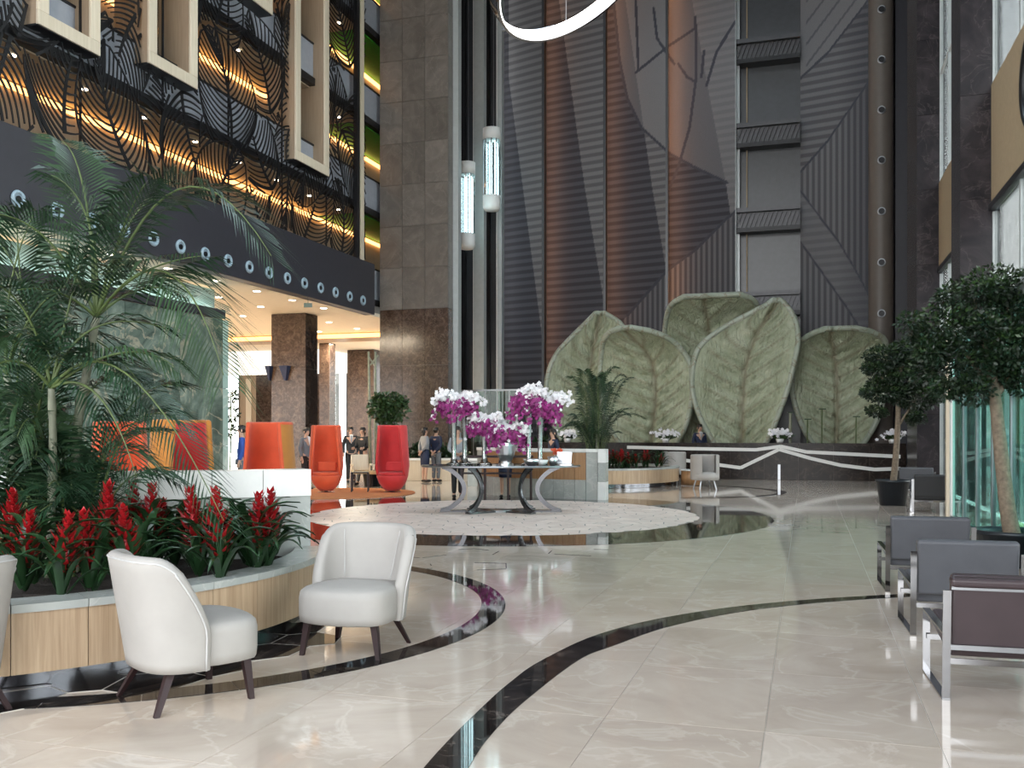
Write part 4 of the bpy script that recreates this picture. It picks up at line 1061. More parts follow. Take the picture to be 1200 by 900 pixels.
# ---- jade leaf sculptures
def jade_leaf(label, prof, hyv, curl, lean, skew=0, cup=.5, zb=.72):
    """prof: rows (py, left px, midrib px, right px) bottom to top; built on the hall plane y = hyv"""
    rows_ = []
    for py, a, m_, b_ in prof:
        rows_.append((hz(m_, py, hyv), hx(a, hyv), hx(m_, hyv), hx(b_, hyv)))
    z0, z1 = rows_[0][0], rows_[-1][0]
    cxm = rows_[0][2]; o = thing('jade_leaf', label, 'sculpture', bw(cxm, hyv, .7), -TH, 'carved jade leaf sculptures')
    sp_ = spline([(r[0], r[1], r[2]) for r in rows_], 8); sr = spline([(r[0], r[3], 0) for r in rows_], 8)
    tab = [(a.x, a.y, a.z, b_.y) for a, b_ in zip(sp_, sr)]; tab.sort()
    NU, NV = 56, 80; q = random.Random(int(hyv*100))
    veins = []
    def f(u, v, side):
        z = lerp(z0, z1, v); xl, xm, xr = interp(tab, z); s_ = 2*u-1
        x = xm+(xr-xm)*s_ if s_ > 0 else xm+(xm-xl)*s_
        y = -cup*abs(s_)**1.8*sin(pi*min(1, .15+.85*v))*.6+lean*v*v
        if v > .72: y -= curl*((v-.72)/.28)**2
        a = abs(s_); tv = v-.20*a**1.15-.02*s_; k = (tv*8.3+(.4 if s_ > 0 else 0)) % 1; dv = abs(k-.5)/8.3*(z1-z0)
        ve = exp(-(dv/.045)**2)*(1 if a > .03 else 0)*min(1, 3*(1-a)); mr_ = exp(-(a*abs(xr-xl)/2/.085)**2)
        pad = .13*cos(pi*(k-.5)*2)*min(1, 6*a)*(1-a)
        gr = .085*ve+.15*mr_
        th_ = .16*sqrt(max(0, 1-a**6))*(1-.0*v)+.02
        if side > 0: yy = y-th_/2+gr-pad*.8
        else: yy = y+th_/2
        return (x-cxm, yy, z-.7), min(1, .75*ve+mr_)
    mb = MB(); mb.smooth = True; att = []
    for side in (1, -1):
        vs = []; 
        for i in range(NU+1):
            u_ = i/NU; u_ = .5-.5*cos(pi*u_) if True else u_
            for j in range(NV+1):
                p, a = f(u_, j/NV, side); vs.append(p); att.append(a if side > 0 else 0)
        fs = [(i*(NV+1)+j, (i+1)*(NV+1)+j, (i+1)*(NV+1)+j+1, i*(NV+1)+j+1) for i in range(NU) for j in range(NV)]
        if side < 0: fs = [tuple(reversed(t)) for t in fs]
        mb.add(vs, fs)
    off = (NU+1)*(NV+1)
    rim = [i for i in range(NV+1)]+[i*(NV+1)+NV for i in range(1, NU+1)]+[NU*(NV+1)+j for j in range(NV-1, -1, -1)]
    for a, b_ in zip(rim, rim[1:]): mb.f.append([a, b_, off+b_, off+a]); mb.m.append(0); mb.sm.append(True)
    ob = mb.build('blade', M['jade'], o); at = ob.data.attributes.new('vein', 'FLOAT', 'POINT'); at.data.foreach_set('value', att)
    # rounded pale rim follows the outline
    ed = []
    for idx in rim: a, b_ = Vector(mb.v[idx]), Vector(mb.v[idx+off]); ed.append((a+b_)/2)
    ed2 = ed[::2]+[ed[-1]]
    m2 = MB(); m2.smooth = True; m2.tube(ed2, .10, 8); m2.build('rim', M['jaderim'], o)
    return o
M['jaderim'] = marble('pale_jade', (.25, .29, .21), (.36, .40, .32), (.47, .50, .42), (.22, .17, .10), 1.2, .35, .03, .05)
jade_leaf('pointed jade leaf standing behind the far palm, farthest from the window piers', [(530, 668, 690, 722), (500, 652, 690, 728), (470, 643, 690, 733), (440, 644, 691, 736), (415, 653, 693, 735), (395, 670, 697, 733), (380, 685, 700, 727), (367, 698, 702, 708)], 34.6, .1, .1)
jade_leaf('folded-top jade leaf just behind the palm, overlapping the pointed one', [(530, 735, 762, 785), (505, 718, 764, 802), (475, 708, 768, 811), (450, 706, 768, 812), (430, 705, 765, 810), (412, 707, 757, 800), (399, 712, 745, 785), (391, 722, 738, 764), (388, 734, 738, 746)], 33.6, 1.15, .0)
jade_leaf('shadowed jade leaf rising behind the two tallest, top folded over', [(520, 800, 836, 875), (470, 792, 836, 884), (440, 786, 834, 886), (410, 780, 832, 888), (388, 780, 831, 889), (370, 784, 829, 889), (358, 792, 828, 885), (352, 806, 828, 870)], 35.0, 1.2, .0)
jade_leaf('tallest jade leaf with pointed tip and full veins, at the centre', [(531, 845, 868, 890), (515, 835, 869, 900), (490, 822, 870, 911), (460, 813, 871, 922), (430, 813, 874, 930), (405, 821, 881, 935), (385, 845, 890, 934), (370, 872, 900, 929), (358, 896, 908, 921), (351, 906, 910, 914)], 33.2, .05, .15)
jade_leaf('squat jade leaf with folded-over top beside the dark window corner', [(531, 962, 980, 1002), (510, 946, 980, 1018), (485, 935, 981, 1030), (460, 929, 981, 1035), (435, 928, 980, 1038), (415, 931, 977, 1038), (402, 938, 974, 1035), (394, 950, 972, 1022), (389, 966, 975, 1000)], 34.3, 1.1, .0)
# ================================================================== PLANTS
def rz_m(a): return Matrix.Rotation(a, 3, 'Z')
def brom_leaf():
    mb = MB(); mb.smooth = True; n = 8
    def f(u, v):
        t = u; x = .34*t; z = .17*sin(pi*.62*t)*1.25-.13*t*t*1.2; w = .030*(1-t)**.55*(.55+.9*t if t < .5 else 1)
        s_ = 2*v-1; return (x+.02, s_*w, max(-.02, z)+abs(s_)*.010)
    mb.grid(f, n, 2); return mb.mesh('leaf', M['leafdk'])
def brom_spike(seed):
    q = random.Random(seed); mb = MB(); mb.smooth = True
    mb.tube([(0, 0, 0), (0, 0, .18), (0, 0, .56)], [.016, .017, .010], 6)
    for k in range(64):
        t = k/63; z = .12+.48*t; a = k*2.4+q.uniform(-.2, .2); L = (.055+.075*sin(pi*min(1, t*1.15+.1)))*(1.15-.35*t)*q.uniform(.85, 1.2); up_ = .45+.75*t
        d = Vector((cos(a), sin(a), 0)); e = Vector((-sin(a), cos(a), 0)); c = Vector((0, 0, z)); tip = c+d*L*.85+Vector((0, 0, L*up_))
        m_ = c+d*L*.5+Vector((0, 0, L*up_*.30)); w = .016
        mb.add([c+e*w*.7, c-e*w*.7, m_-e*w, tip, m_+e*w, m_-Vector((0, 0, .008))], [(0, 1, 5), (0, 5, 4), (1, 2, 5), (4, 5, 3), (5, 2, 3)])
    return mb.mesh('flower_spike', M['red'])
BL = [brom_leaf()]; BS = [brom_spike(s_) for s_ in (1, 2, 3)]
cnt = [0]
def bromeliad(c, h, label, group, nl=15, spike=True, rnd_=rnd):
    o = thing('bromeliad', label, 'plant', c, rnd_.uniform(0, 6), group)
    for k in range(nl):
        l = put('leaf', BL[0], o, (0, 0, .03+.10*(k/nl)), (rnd_.uniform(-.2, .2), -.15-.75*(k/nl), k*2.4)); s_ = rnd_.uniform(1.0, 1.6); l.scale = (s_, s_, s_)
    if spike:
        s_ = put('flower_spike', BS[cnt[0] % 3], o, (0, 0, .10), (rnd_.uniform(-.10, .10), rnd_.uniform(-.10, .10), 0)); f = (h-.10)/.62; s_.scale = (lerp(f, 1, .3)*1.22,)*2+(f,); cnt[0] += 1
    return o
# spikes: (tip px, tip row, distance)
SP = [(14, 573, 6.9), (27, 597, 6.35), (72, 600, 6.05), (106, 597, 6.3), (125, 566, 7.0), (155, 563, 7.5), (151, 592, 6.35), (178, 567, 7.35), (186, 585, 7.6), (233, 570, 6.95), (226, 588, 7.5), (257, 572, 6.75), (300, 577, 7.25), (313, 574, 7.35)]
for i, (px, py, d) in enumerate(SP):
    p = PD(px, py, d); bromeliad(Vector((p.x, p.y, .48)), p.z-.48, 'red-spiked bromeliad in the big oak planter, %s counted from the photo edge' % ORD[i], 'red bromeliads in the big oak planter')
for i, (px, py) in enumerate(((20, 665), (40, 690), (85, 672), (140, 674), (170, 682), (205, 668), (236, 672), (270, 662), (290, 668), (320, 656))):
    p = P(px, py, .48); bromeliad(p, 0, 'flowerless dark green bromeliad rosette in the big oak planter, %s from the photo edge' % ORD[i], 'bromeliad rosettes without a spike in the big oak planter', 16, False)
q = random.Random(31)
for i in range(20):
    px = 706+i*4.0+q.uniform(-1, 1); d = 26.4+q.uniform(0, 1.6); p = PD(px, 529+q.uniform(-3, 4), d)
    if (Vector((p.x, p.y))-P2).length < 2.35: bromeliad(Vector((p.x, p.y, .48)), p.z-.48, 'small red-spiked bromeliad in the far round planter, %s from the stone partition' % ORD[i], 'red bromeliads in the far round planter', 9)

# ---- palms
def frond(path, n, L, seed, droop=.5, wleaf=.020):
    q = random.Random(seed); mb = MB(); mb.cur = 1; mb.smooth = True; mb.tube(path, [lerp(.014, .003, i/(len(path)-1)) for i in range(len(path))], 5); mb.cur = 0; mb.smooth = False
    m_ = len(path)-1
    for i in range(n):
        t = .16+.84*i/(n-1); k = min(m_-1, int(t*m_)); fr = t*m_-k; c = path[k].lerp(path[k+1], fr); tg = (path[k+1]-path[k]).normalized()
        side = tg.cross(Vector((0, 0, 1)));
        if side.length < .05: side = Vector((1, 0, 0))
        side.normalize(); upv = side.cross(tg)
        ll = L*(.45+.55*sin(pi*min(1, .18+.80*t)))*q.uniform(.88, 1.1)
        for s_ in (-1, 1):
            d = (side*s_*.82+tg*(.40+.55*t)+upv*.22).normalized(); a = c+d*ll*.5+Vector((0, 0, -droop*.10*ll)); e = c+d*ll+Vector((0, 0, -droop*ll*q.uniform(.4, .75)))
            w = wleaf; wd = tg
            mb.add([c, a+wd*w*.5, e, a-wd*w*.5], [(0, 1, 2, 3)])
    return mb
def palm(loc, label, specs, canes, lw, L, n=34, BIG=()):
    o = thing('areca_palm', label, 'plant', loc)
    for pts, r0, r1 in canes:
        mb = MB(); mb.smooth = True; pp = spline(pts, 5); mb.tube(pp, [lerp(r0, r1, i/(len(pp)-1))*(1.18 if i % 4 == 0 else 1) for i in range(len(pp))], 8).build('cane', M['cane'], o)
    for i, (a, b_, c) in enumerate(specs):
        path = bez(a, b_, c, 14); ln = sum((p-q_).length for p, q_ in zip(path, path[1:]))
        frond(path, max(16, int(n*ln/1.6)), L*(1.35 if i in BIG else 1), i*7+1, .55 if i % 3 else .8, lw).build('frond', [M['palm'] if i % 4 else M['palmlite'], M['stem']], o)
    return o
bp = P(78, 640, .48); bp = Vector((-3.55, 7.35, .48))
def rel(px, py, d): return PD(px, py, d)-bp
c1 = [Vector((.15, .05, 0)), rel(90, 520, 7.35), rel(101, 440, 7.3), rel(113, 372, 7.2)]
c2 = [Vector((-.2, .1, 0)), rel(45, 500, 7.5), rel(40, 420, 7.5)]
c3 = [Vector((.0, -.15, 0)), rel(62, 530, 7.1), rel(60, 455, 7.0)]
c4 = [Vector((-.35, -.05, 0)), rel(18, 520, 7.3), rel(8, 440, 7.3)]
t1_, t2_, t3_, t4_ = c1[-1], c2[-1], c3[-1], c4[-1]
fs_ = []
def fr_(a, mid, tip, dm, dt): fs_.append((a, rel(mid[0], mid[1], dm)*1.0, rel(tip[0], tip[1], dt)))
# main crown (from the leaning cane)
fr_(t1_, (205, 235), (262, 440), 6.9, 6.4); fr_(t1_, (205, 110), (318, 300), 7.2, 6.8); fr_(t1_, (150, 210), (205, 235), 7.2, 7.4)
fr_(t1_, (120, 230), (60, 205), 7.2, 7.0); fr_(t1_, (105, 180), (72, 165), 7.2, 7.6); fr_(t1_, (60, 250), (-15, 250), 7.1, 6.6)
fr_(t1_, (150, 310), (235, 300), 7.0, 6.6); fr_(t1_, (165, 320), (215, 345), 7.3, 7.6); fr_(t1_, (100, 300), (120, 260), 7.2, 7.3)
fr_(t1_, (140, 260), (170, 215), 7.2, 6.9); fr_(t1_, (70, 330), (20, 340), 7.0, 6.5)
# middle cluster
fr_(t3_, (140, 350), (262, 610), 6.9, 6.3); fr_(t3_, (150, 385), (205, 430), 7.0, 6.9); fr_(t3_, (90, 350), (195, 385), 7.0, 7.2)
fr_(t3_, (40, 350), (-10, 330), 6.9, 6.5); fr_(t3_, (75, 380), (95, 300), 7.0, 7.0); fr_(t3_, (20, 400), (-20, 440), 6.8, 6.4)
fr_(t3_, (120, 420), (160, 560), 6.8, 6.6)
fr_(t2_, (30, 300), (-20, 265), 7.5, 7.4); fr_(t2_, (70, 300), (130, 290), 7.5, 7.6); fr_(t2_, (20, 330), (20, 255), 7.5, 7.7)
fr_(t2_, (90, 350), (165, 450), 7.5, 7.2); fr_(t2_, (0, 370), (-40, 420), 7.5, 7.3)
fr_(t4_, (0, 330), (40, 250), 7.3, 7.1); fr_(t4_, (30, 350), (90, 330), 7.3, 7.0); fr_(t4_, (-20, 380), (-50, 400), 7.3, 7.2); fr_(t4_, (25, 340), (60, 420), 7.2, 6.8)
q = random.Random(77)
for k in range(30):     # young basal fronds
    x0 = q.uniform(-.45, .35); ang = q.uniform(0, 2*pi); h = q.uniform(.7, 1.9); sp_ = q.uniform(.3, .85)
    fs_.append((Vector((x0, q.uniform(-.2, .2), 0)), Vector((x0+cos(ang)*sp_*.25, sin(ang)*sp_*.2, h)), Vector((x0+cos(ang)*sp_, sin(ang)*sp_*.8, h*q.uniform(.65, 1.0)))))
palm(bp, 'big areca palm with feathery fronds in the big oak planter', fs_, [(c1, .045, .03), (c2, .04, .028), (c3, .035, .025), (c4, .04, .03)], .022, .50, 44, (0, 1, 2, 5))
b2 = Vector((2.42, 27.6, .48)); fs2 = []; q = random.Random(5)
for k in range(24):
    ang = q.uniform(0, 2*pi); h = q.uniform(1.0, 3.15); sp_ = q.uniform(.3, 1.5); x0 = q.uniform(-.2, .2)
    fs2.append((Vector((x0, q.uniform(-.2, .2), .1)), Vector((x0+cos(ang)*sp_*.25, sin(ang)*sp_*.2, h)), Vector((x0+cos(ang)*sp_, sin(ang)*sp_*.8, h*q.uniform(.72, 1.06)))))
palm(b2, 'bushy areca palm in the far round planter, in front of the jade leaves', fs2, [([(.05, 0, 0), (.08, 0, .8), (.03, 0, 1.3)], .05, .03), ([(-.12, .1, 0), (-.16, .1, .7), (-.1, .1, 1.2)], .045, .03)], .024, .46, 40)

# ---- broadleaf trees in pots
def foliage(blobs, n, size, seed, mats):
    q = random.Random(seed); mb = MB(); blobs = list(blobs)
    for c, r, sc_ in list(blobs):
        for k in range(3): a = q.uniform(0, 2*pi); blobs.append((Vector(c)+Vector((cos(a)*r*sc_[0], sin(a)*r*.8, q.uniform(-.5, .6)*r*sc_[2])), r*q.uniform(.3, .5), (1, 1, .7)))
    tot = sum(b[1]**2 for b in blobs)
    for c, r, sc_ in blobs:
        for k in range(int(n*r*r/tot)):
            v = Vector((q.gauss(0, 1), q.gauss(0, 1), q.gauss(0, 1))).normalized()*r*q.random()**.30
            p = Vector(c)+Vector((v.x*sc_[0], v.y*sc_[1], v.z*sc_[2]))
            d = (v.normalized()+Vector((q.gauss(0, .6), q.gauss(0, .6), q.gauss(0, .6)-.15))).normalized(); x = d.orthogonal().normalized()
            x = (Matrix.Rotation(q.uniform(0, 6.28), 3, d) @ x); s_ = size*q.uniform(.7, 1.3)
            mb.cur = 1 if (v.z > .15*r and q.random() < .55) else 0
            mb.add([p, p+d*s_*.5+x*s_*.24, p+d*s_, p+d*s_*.5-x*s_*.24], [(0, 1, 2, 3)])
    return mb
def pot(o, rt, rb, h, soil=True):
    mb = MB(); mb.smooth = True; mb.lathe([(0, 0), (rb, 0), (rt, h-.05), (rt+.025, h-.05), (rt+.025, h), (rt-.02, h), (rt-.03, h-.06)], 28).build('pot', M['pot'], o)
    MB().lathe([(0, h-.06), (rt-.02, h-.06)], 24).build('soil', M['soil'], o)
def tree(loc, label, trunk, r0, r1, blobs, n, size, seed, potd, branches=()):
    o = thing('potted_tree', label, 'tree', loc); pot(o, *potd)
    mb = MB(); mb.smooth = True; pp = spline(trunk, 5); mb.tube(pp, [lerp(r0, r1, i/(len(pp)-1)) for i in range(len(pp))], 10).build('trunk', M['bark'], o)
    for br in branches: mb = MB(); mb.smooth = True; mb.tube(spline(br, 4), [lerp(r1*.9, .01, i/((len(br)-1)*4)) for i in range((len(br)-1)*4+1)], 6).build('branch', M['bark'], o)
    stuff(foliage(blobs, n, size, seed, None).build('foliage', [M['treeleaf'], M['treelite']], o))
    return o
b = P(1187, 662); D_ = b.y
def rt(px, py, d=None): return PD(px, py, d or D_)-b
trunk = [Vector((0, 0, .3)), rt(1180, 590), rt(1172, 520), rt(1166, 465), rt(1160, 420)]
bl = [(rt(1140, 352), .38, (1.2, 1, .75)), (rt(1180, 368), .46, (1.1, 1, .9)), (rt(1108, 388), .40, (1.1, 1, .8)), (rt(1150, 405), .48, (1.2, 1, .8)), (rt(1195, 415), .46, (1, 1, .9)), (rt(1120, 432), .40, (1, 1, .8)), (rt(1165, 335), .34, (1.2, 1, .7)), (rt(1110, 455), .20, (1, 1, .7)), (rt(1140, 458), .25, (1, 1, .7)), (rt(1215, 380), .5, (1, 1, 1)), (rt(1092, 410), .24, (1, 1, .8)), (rt(1205, 445), .3, (1, 1, .7))]
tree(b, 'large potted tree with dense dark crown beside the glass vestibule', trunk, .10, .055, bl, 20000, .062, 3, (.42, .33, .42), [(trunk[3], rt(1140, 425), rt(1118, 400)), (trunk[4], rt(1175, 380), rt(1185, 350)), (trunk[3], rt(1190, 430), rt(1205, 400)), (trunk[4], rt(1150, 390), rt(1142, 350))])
b = P(1046, 592); D_ = b.y
trunk = [Vector((0, 0, .4)), rt(1049, 545), rt(1052, 500), rt(1053, 462), rt(1056, 430)]
bl = [(rt(1040, 418), .40, (1.3, 1, .6)), (rt(1075, 412), .50, (1.2, 1, .7)), (rt(1095, 435), .55, (1.1, 1, .8)), (rt(1060, 445), .45, (1.3, 1, .6)), (rt(1034, 460), .36, (1.3, 1, .55)), (rt(1075, 468), .40, (1.2, 1, .6)), (rt(1028, 432), .26, (1.2, 1, .6)), (rt(1027, 482), .2, (1, 1, .6)), (rt(1072, 490), .22, (1, 1, .6))]
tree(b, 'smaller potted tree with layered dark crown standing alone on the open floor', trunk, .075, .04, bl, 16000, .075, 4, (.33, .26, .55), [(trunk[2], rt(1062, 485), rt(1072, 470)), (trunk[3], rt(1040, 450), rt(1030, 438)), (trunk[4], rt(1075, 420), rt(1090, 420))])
b = PD(455, 566, 26.0); b.z = 0; D_ = 26.0
o = thing('potted_plant', 'round leafy pot plant showing above the red wing chair', 'plant', b); pot(o, .26, .2, .5)
mb = MB(); mb.tube([(0, 0, .4), (.02, 0, 1.3), (0, 0, 1.9)], .03, 6).build('trunk', M['bark'], o)
stuff(foliage([(rt(446, 478), .33, (1, 1, .9)), (rt(462, 480), .36, (1, 1, .9)), (rt(455, 470), .34, (1.2, 1, .6)), (rt(455, 492), .25, (1, 1, .6))], 1800, .13, 8, None).build('foliage', [M['treelite'], M['treelite']], o))
# slim bare trunks near the brown pier, leaves against daylight
b = PD(437, 560, 27.5); b.z = 0; D_ = 27.5
o = thing('slender_tree', 'two bare pale stems rising in front of the wide brown pier', 'tree', b); pot(o, .3, .25, .45)
for k, (a, t) in enumerate(((434, 432), (441, 440))):
    mb = MB(); mb.smooth = True; mb.tube([rt(a, 556)*1.0+Vector((0, 0, .1)), rt(a-1, 480), rt(t, 412)], [.05, .045, .03], 7).build('stem', M['cane'], o)
mb = MB(); mb.tube([rt(434, 428), rt(443, 416)], .025, 5).build('branch', M['cane'], o); mb = MB(); mb.tube([rt(440, 430), rt(432, 418)], .025, 5).build('branch', M['cane'], o)
b = PD(269, 566, 27); b.z = 0; D_ = 27
o = thing('climbing_plant', 'thin dark plant against the bright window beside the marble end', 'plant', b); pot(o, .2, .16, .35)
mb = MB(); mb.tube([(0, 0, .3), rt(271, 500), rt(270, 462)], .02, 5).build('stem', M['stem'], o)
stuff(foliage([(rt(271, 465), .14, (1, 1, 1)), (rt(272, 485), .18, (1, 1, 1.2)), (rt(270, 505), .16, (1, 1, 1))], 260, .12, 5, None).build('foliage', [M['treeleaf'], M['treeleaf']], o))
# white posies and water stems on the pool ledge
for i, (px, py, s_) in enumerate(((780, 511, 1), (914, 511, 1.05), (1046, 511, 1), (665, 507, 1.1))):
    c = PD(px, 517, 33.0); c = bw(hx(px, LY+.3), LY+.3, 1.20)
    o = thing('white_posy', 'white flower posy on the pool ledge, %s' % ('between folded leaf and tallest leaf', 'between tallest leaf and squat leaf', 'by the small potted tree', 'beside the far palm')[i], 'flowers', c)
    q = random.Random(i+40); mb = MB()
    for k in range(70): bloom(mb, Vector((q.gauss(0, .17), q.gauss(0, .1), .30+q.gauss(0, .07))), Vector((q.gauss(0, .6), -1, .6)), .07, q)
    stuff(mb.build('blossoms', M['whitepetal'], o)); m2 = MB()
    for k in range(40): m2.add([(0, 0, .05), (q.gauss(0, .16), q.gauss(0, .1), .2), (q.gauss(0, .2), q.gauss(0, .1), .28)], [(0, 1, 2)])
    stuff(m2.build('greenery', M['treelite'], o)); mb = MB(); mb.smooth = True; mb.lathe([(0, 0), (.1, 0), (.14, .14), (0, .14)], 14).build('pot', M['ceramic'], o)
for i, (px, t) in enumerate(((926, 484), (946, 492), (963, 480), (1003, 489))):
    z = hz(px, t, LY+.5); c = bw(hx(px, LY+.45), LY+.45, 1.20)
    o = thing('lotus_stem', 'thin upright green stem on the pool ledge, %s from the tallest leaf' % ORD[i], 'stem', c, 0, 'thin stems on the pool ledge')
    mb = MB(); mb.tube([(0, 0, 0), (.01, 0, z-1.2)], .05 if i == 0 else .022, 6).build('stalk', M['cane'] if i == 0 else M['stem'], o); mb = MB(); mb.box((.02, 0, z-1.18), (.22, .06, .03)).build('bud', M['leafdk'], o)
# low dark hedge strips behind the table group
def shrub(px, d, z0, h, w, label, seed):
    c = PD(px, 520, d); c.z = z0
    o = thing('shrub', label, 'plant', c, 0); stuff(foliage([((x*w, 0, h*.45), h*.42, (1.2, .7, .9)) for x in (-.35, 0, .35)], 700, .22, seed, None).build('foliage', [M['treeleaf'], M['leafdk']], o)); mb = MB(); mb.tube([(0, 0, 0), (0, 0, h*.5)], .03, 5).build('stem', M['bark'], o)
for i, (px, y) in enumerate(((484, 29.0), (520, 29.0), (612, 33.2), (636, 33.2))):
    z0 = 0 if y < 30 else .7; c = bw(hx(px, y), y, z0); shrub(px, c.y, z0, 1.35 if y < 30 else .7, .62, ('dark shrub at the foot of the stone tower, behind the standing couple', 'dark shrub at the tower foot, behind the tall end vase', 'low dark shrub in the raised bed behind the orchids', 'low dark shrub in the raised bed by the pointed jade leaf')[i], 60+i)
# ================================================================== PEOPLE (local front is -Y)
def skin(name, nodes, edges, m, parent, sub=2):
    me = bpy.data.meshes.new(name); names = list(nodes); ix = {n: i for i, n in enumerate(names)}
    me.from_pydata([nodes[n][0] for n in names], [(ix[a], ix[b]) for a, b in edges], []); me.materials.append(m)
    o = bpy.data.objects.new(name, me); COL.objects.link(o); o.parent = parent
    md = o.modifiers.new('skin', 'SKIN'); md.use_smooth_shade = True
    for i, n in enumerate(names):
        r = nodes[n][1]; sv = me.skin_vertices[0].data[i]; sv.radius = r if isinstance(r, tuple) else (r, r); sv.use_root = (i == 0)
    u = o.modifiers.new('subsurf', 'SUBSURF'); u.levels = 1; u.render_levels = sub
    return o
def person(loc, rz, h, label, top, bottom, bot='trousers', woman=False, arms='down', stride=0.0, tie=False, shoe='blackcloth', legm=None):
    o = thing('person', label, 'person', loc, rz); o.scale = (h/1.72,)*3
    w = .92 if woman else 1.0; sh = .165*w; hipw = .088
    A = {}
    for s_, n in ((-1, 'l'), (1, 'r')):
        if arms == 'down' or (arms == 'hold' and s_ < 0 and False): e, wr = (s_*.225*w, .03, 1.15), (s_*.225*w, -.04, .91)
        elif arms == 'hold': e, wr = (s_*.22*w, .02, 1.15), (s_*.06, -.21, 1.08)
        elif arms == 'back': e, wr = (s_*.23*w, .07, 1.16), (s_*.07, .15, .98)
        else: e, wr = (s_*.22*w, -.02, 1.15), (s_*.16, -.24, 1.12)
        A[n] = (Vector((s_*sh, .01, 1.405)), Vector(e), Vector(wr))
    st = {'l': -stride, 'r': stride}
    N = {'pelvis': ((0, 0, .95), (.135, .10)), 'waist': ((0, -.005, 1.10), (.115*w, .085)), 'chest': ((0, 0, 1.30), (.145*w, .10)), 'collar': ((0, .01, 1.43), (.07, .055)),
         'neck': ((0, .0, 1.50), .048), 'jaw': ((0, -.02, 1.555), (.056, .065)), 'skull': ((0, -.005, 1.63), (.074, .086)), 'crown': ((0, .0, 1.69), (.05, .058)), 'nose': ((0, -.098, 1.60), .010)}
    E = [('pelvis', 'waist'), ('waist', 'chest'), ('chest', 'collar'), ('collar', 'neck'), ('neck', 'jaw'), ('jaw', 'skull'), ('skull', 'crown'), ('skull', 'nose')]
    for n, s_ in (('l', -1), ('r', 1)):
        S_, El, Wr = A[n]; d = (Wr-El).normalized(); pal = Wr+d*.07
        N['sh'+n] = (S_, .055); N['el'+n] = (El, .040); N['wr'+n] = (Wr, .026); N['pa'+n] = (pal, (.038, .018))
        E += [('chest', 'sh'+n), ('sh'+n, 'el'+n), ('el'+n, 'wr'+n), ('wr'+n, 'pa'+n)]
        sd = d.cross(Vector((1, 0, 0))) if abs(d.x) < .9 else Vector((0, 1, 0)); sd.normalize(); cu = d.cross(sd)
        for k, (of, L) in enumerate(((-.027, .065), (-.009, .078), (.009, .074), (.027, .058))):
            N['f%d%s' % (k, n)] = (pal+sd*of+d*.035, .0095); N['g%d%s' % (k, n)] = (pal+sd*of*1.1+d*(.035+L)-cu*.018*s_, .0075)
            E += [('pa'+n, 'f%d%s' % (k, n)), ('f%d%s' % (k, n), 'g%d%s' % (k, n))]
        N['t'+n] = (Wr+d*.045-sd*.045, .010); N['u'+n] = (Wr+d*.085-sd*.062, .0085); E += [('wr'+n, 't'+n), ('t'+n, 'u'+n)]
        y = st[n]
        N['hip'+n] = ((s_*hipw, 0, .87), (.088, .09)); N['kn'+n] = ((s_*hipw, y*.45-.012, .48), .055); N['cf'+n] = ((s_*hipw, y*.7+.015, .33), .052); N['an'+n] = ((s_*hipw, y+.02, .085), .034); N['toe'+n] = ((s_*hipw*1.1, y-.12, .032), (.034, .024))
        E += [('pelvis', 'hip'+n), ('hip'+n, 'kn'+n), ('kn'+n, 'cf'+n), ('cf'+n, 'an'+n), ('an'+n, 'toe'+n)]
    skin('body', N, E, M['skin'], o)
    T = {'waist': ((0, -.005, 1.06), (.135*w, .105)), 'hem': ((0, 0, .90), (.155, .118)), 'chest': ((0, 0, 1.30), (.165*w, .118)), 'collar': ((0, .012, 1.425), (.085, .07)), 'top': ((0, .012, 1.47), (.06, .055))}
    TE = [('waist', 'hem'), ('waist', 'chest'), ('chest', 'collar'), ('collar', 'top')]
    for n in 'lr':
        S_, El, Wr = A[n]; T['sh'+n] = (S_+Vector((0, 0, .005)), .070); T['el'+n] = (El, .054); T['wr'+n] = (Wr, .042)
        TE += [('chest', 'sh'+n), ('sh'+n, 'el'+n), ('el'+n, 'wr'+n)]
    skin('jacket' if not woman else 'blouse', T, TE, M[top], o)
    if bot == 'trousers':
        B = {'pelvis': ((0, 0, .98), (.142, .108))}; BE = []
        for n, s_ in (('l', -1), ('r', 1)):
            y = st[n]; B['hip'+n] = ((s_*hipw, 0, .86), (.10, .105)); B['kn'+n] = ((s_*hipw, y*.45-.01, .48), .072); B['an'+n] = ((s_*hipw, y+.01, .09), .060)
            BE += [('pelvis', 'hip'+n), ('hip'+n, 'kn'+n), ('kn'+n, 'an'+n)]
        skin('trousers', B, BE, M[bottom], o)
    else:
        mb = MB(); mb.smooth = True; mb.lathe([(.13, 1.04), (.165, .95), (.178, .85), (.172, .62), (.16, .52), (.15, .52)], 22, sy=.78); mb.build('skirt', M[bottom], o)
        if legm:
            B = {}
            for n, s_ in (('l', -1), ('r', 1)): pass
    for n, s_ in (('l', -1), ('r', 1)):
        y = st[n]; mb = MB(); mb.smooth = True; mb.sphere((s_*hipw*1.08, y-.05, .04), 1, 12, 7, (.046, .135, .042)); mb.build('shoe', M[shoe], o)
    mb = MB(); mb.smooth = True
    mb.sphere((0, .018, 1.645), 1, 16, 10, (.088, .098, .098)); mb.sphere((0, -.035, 1.70), 1, 12, 7, (.072, .058, .036))
    if woman: mb.sphere((0, .055, 1.57), 1, 12, 8, (.075, .055, .12)); mb.sphere((0, .09, 1.60), 1, 10, 6, (.045, .045, .05))
    mb.build('hair', M['hair'], o)
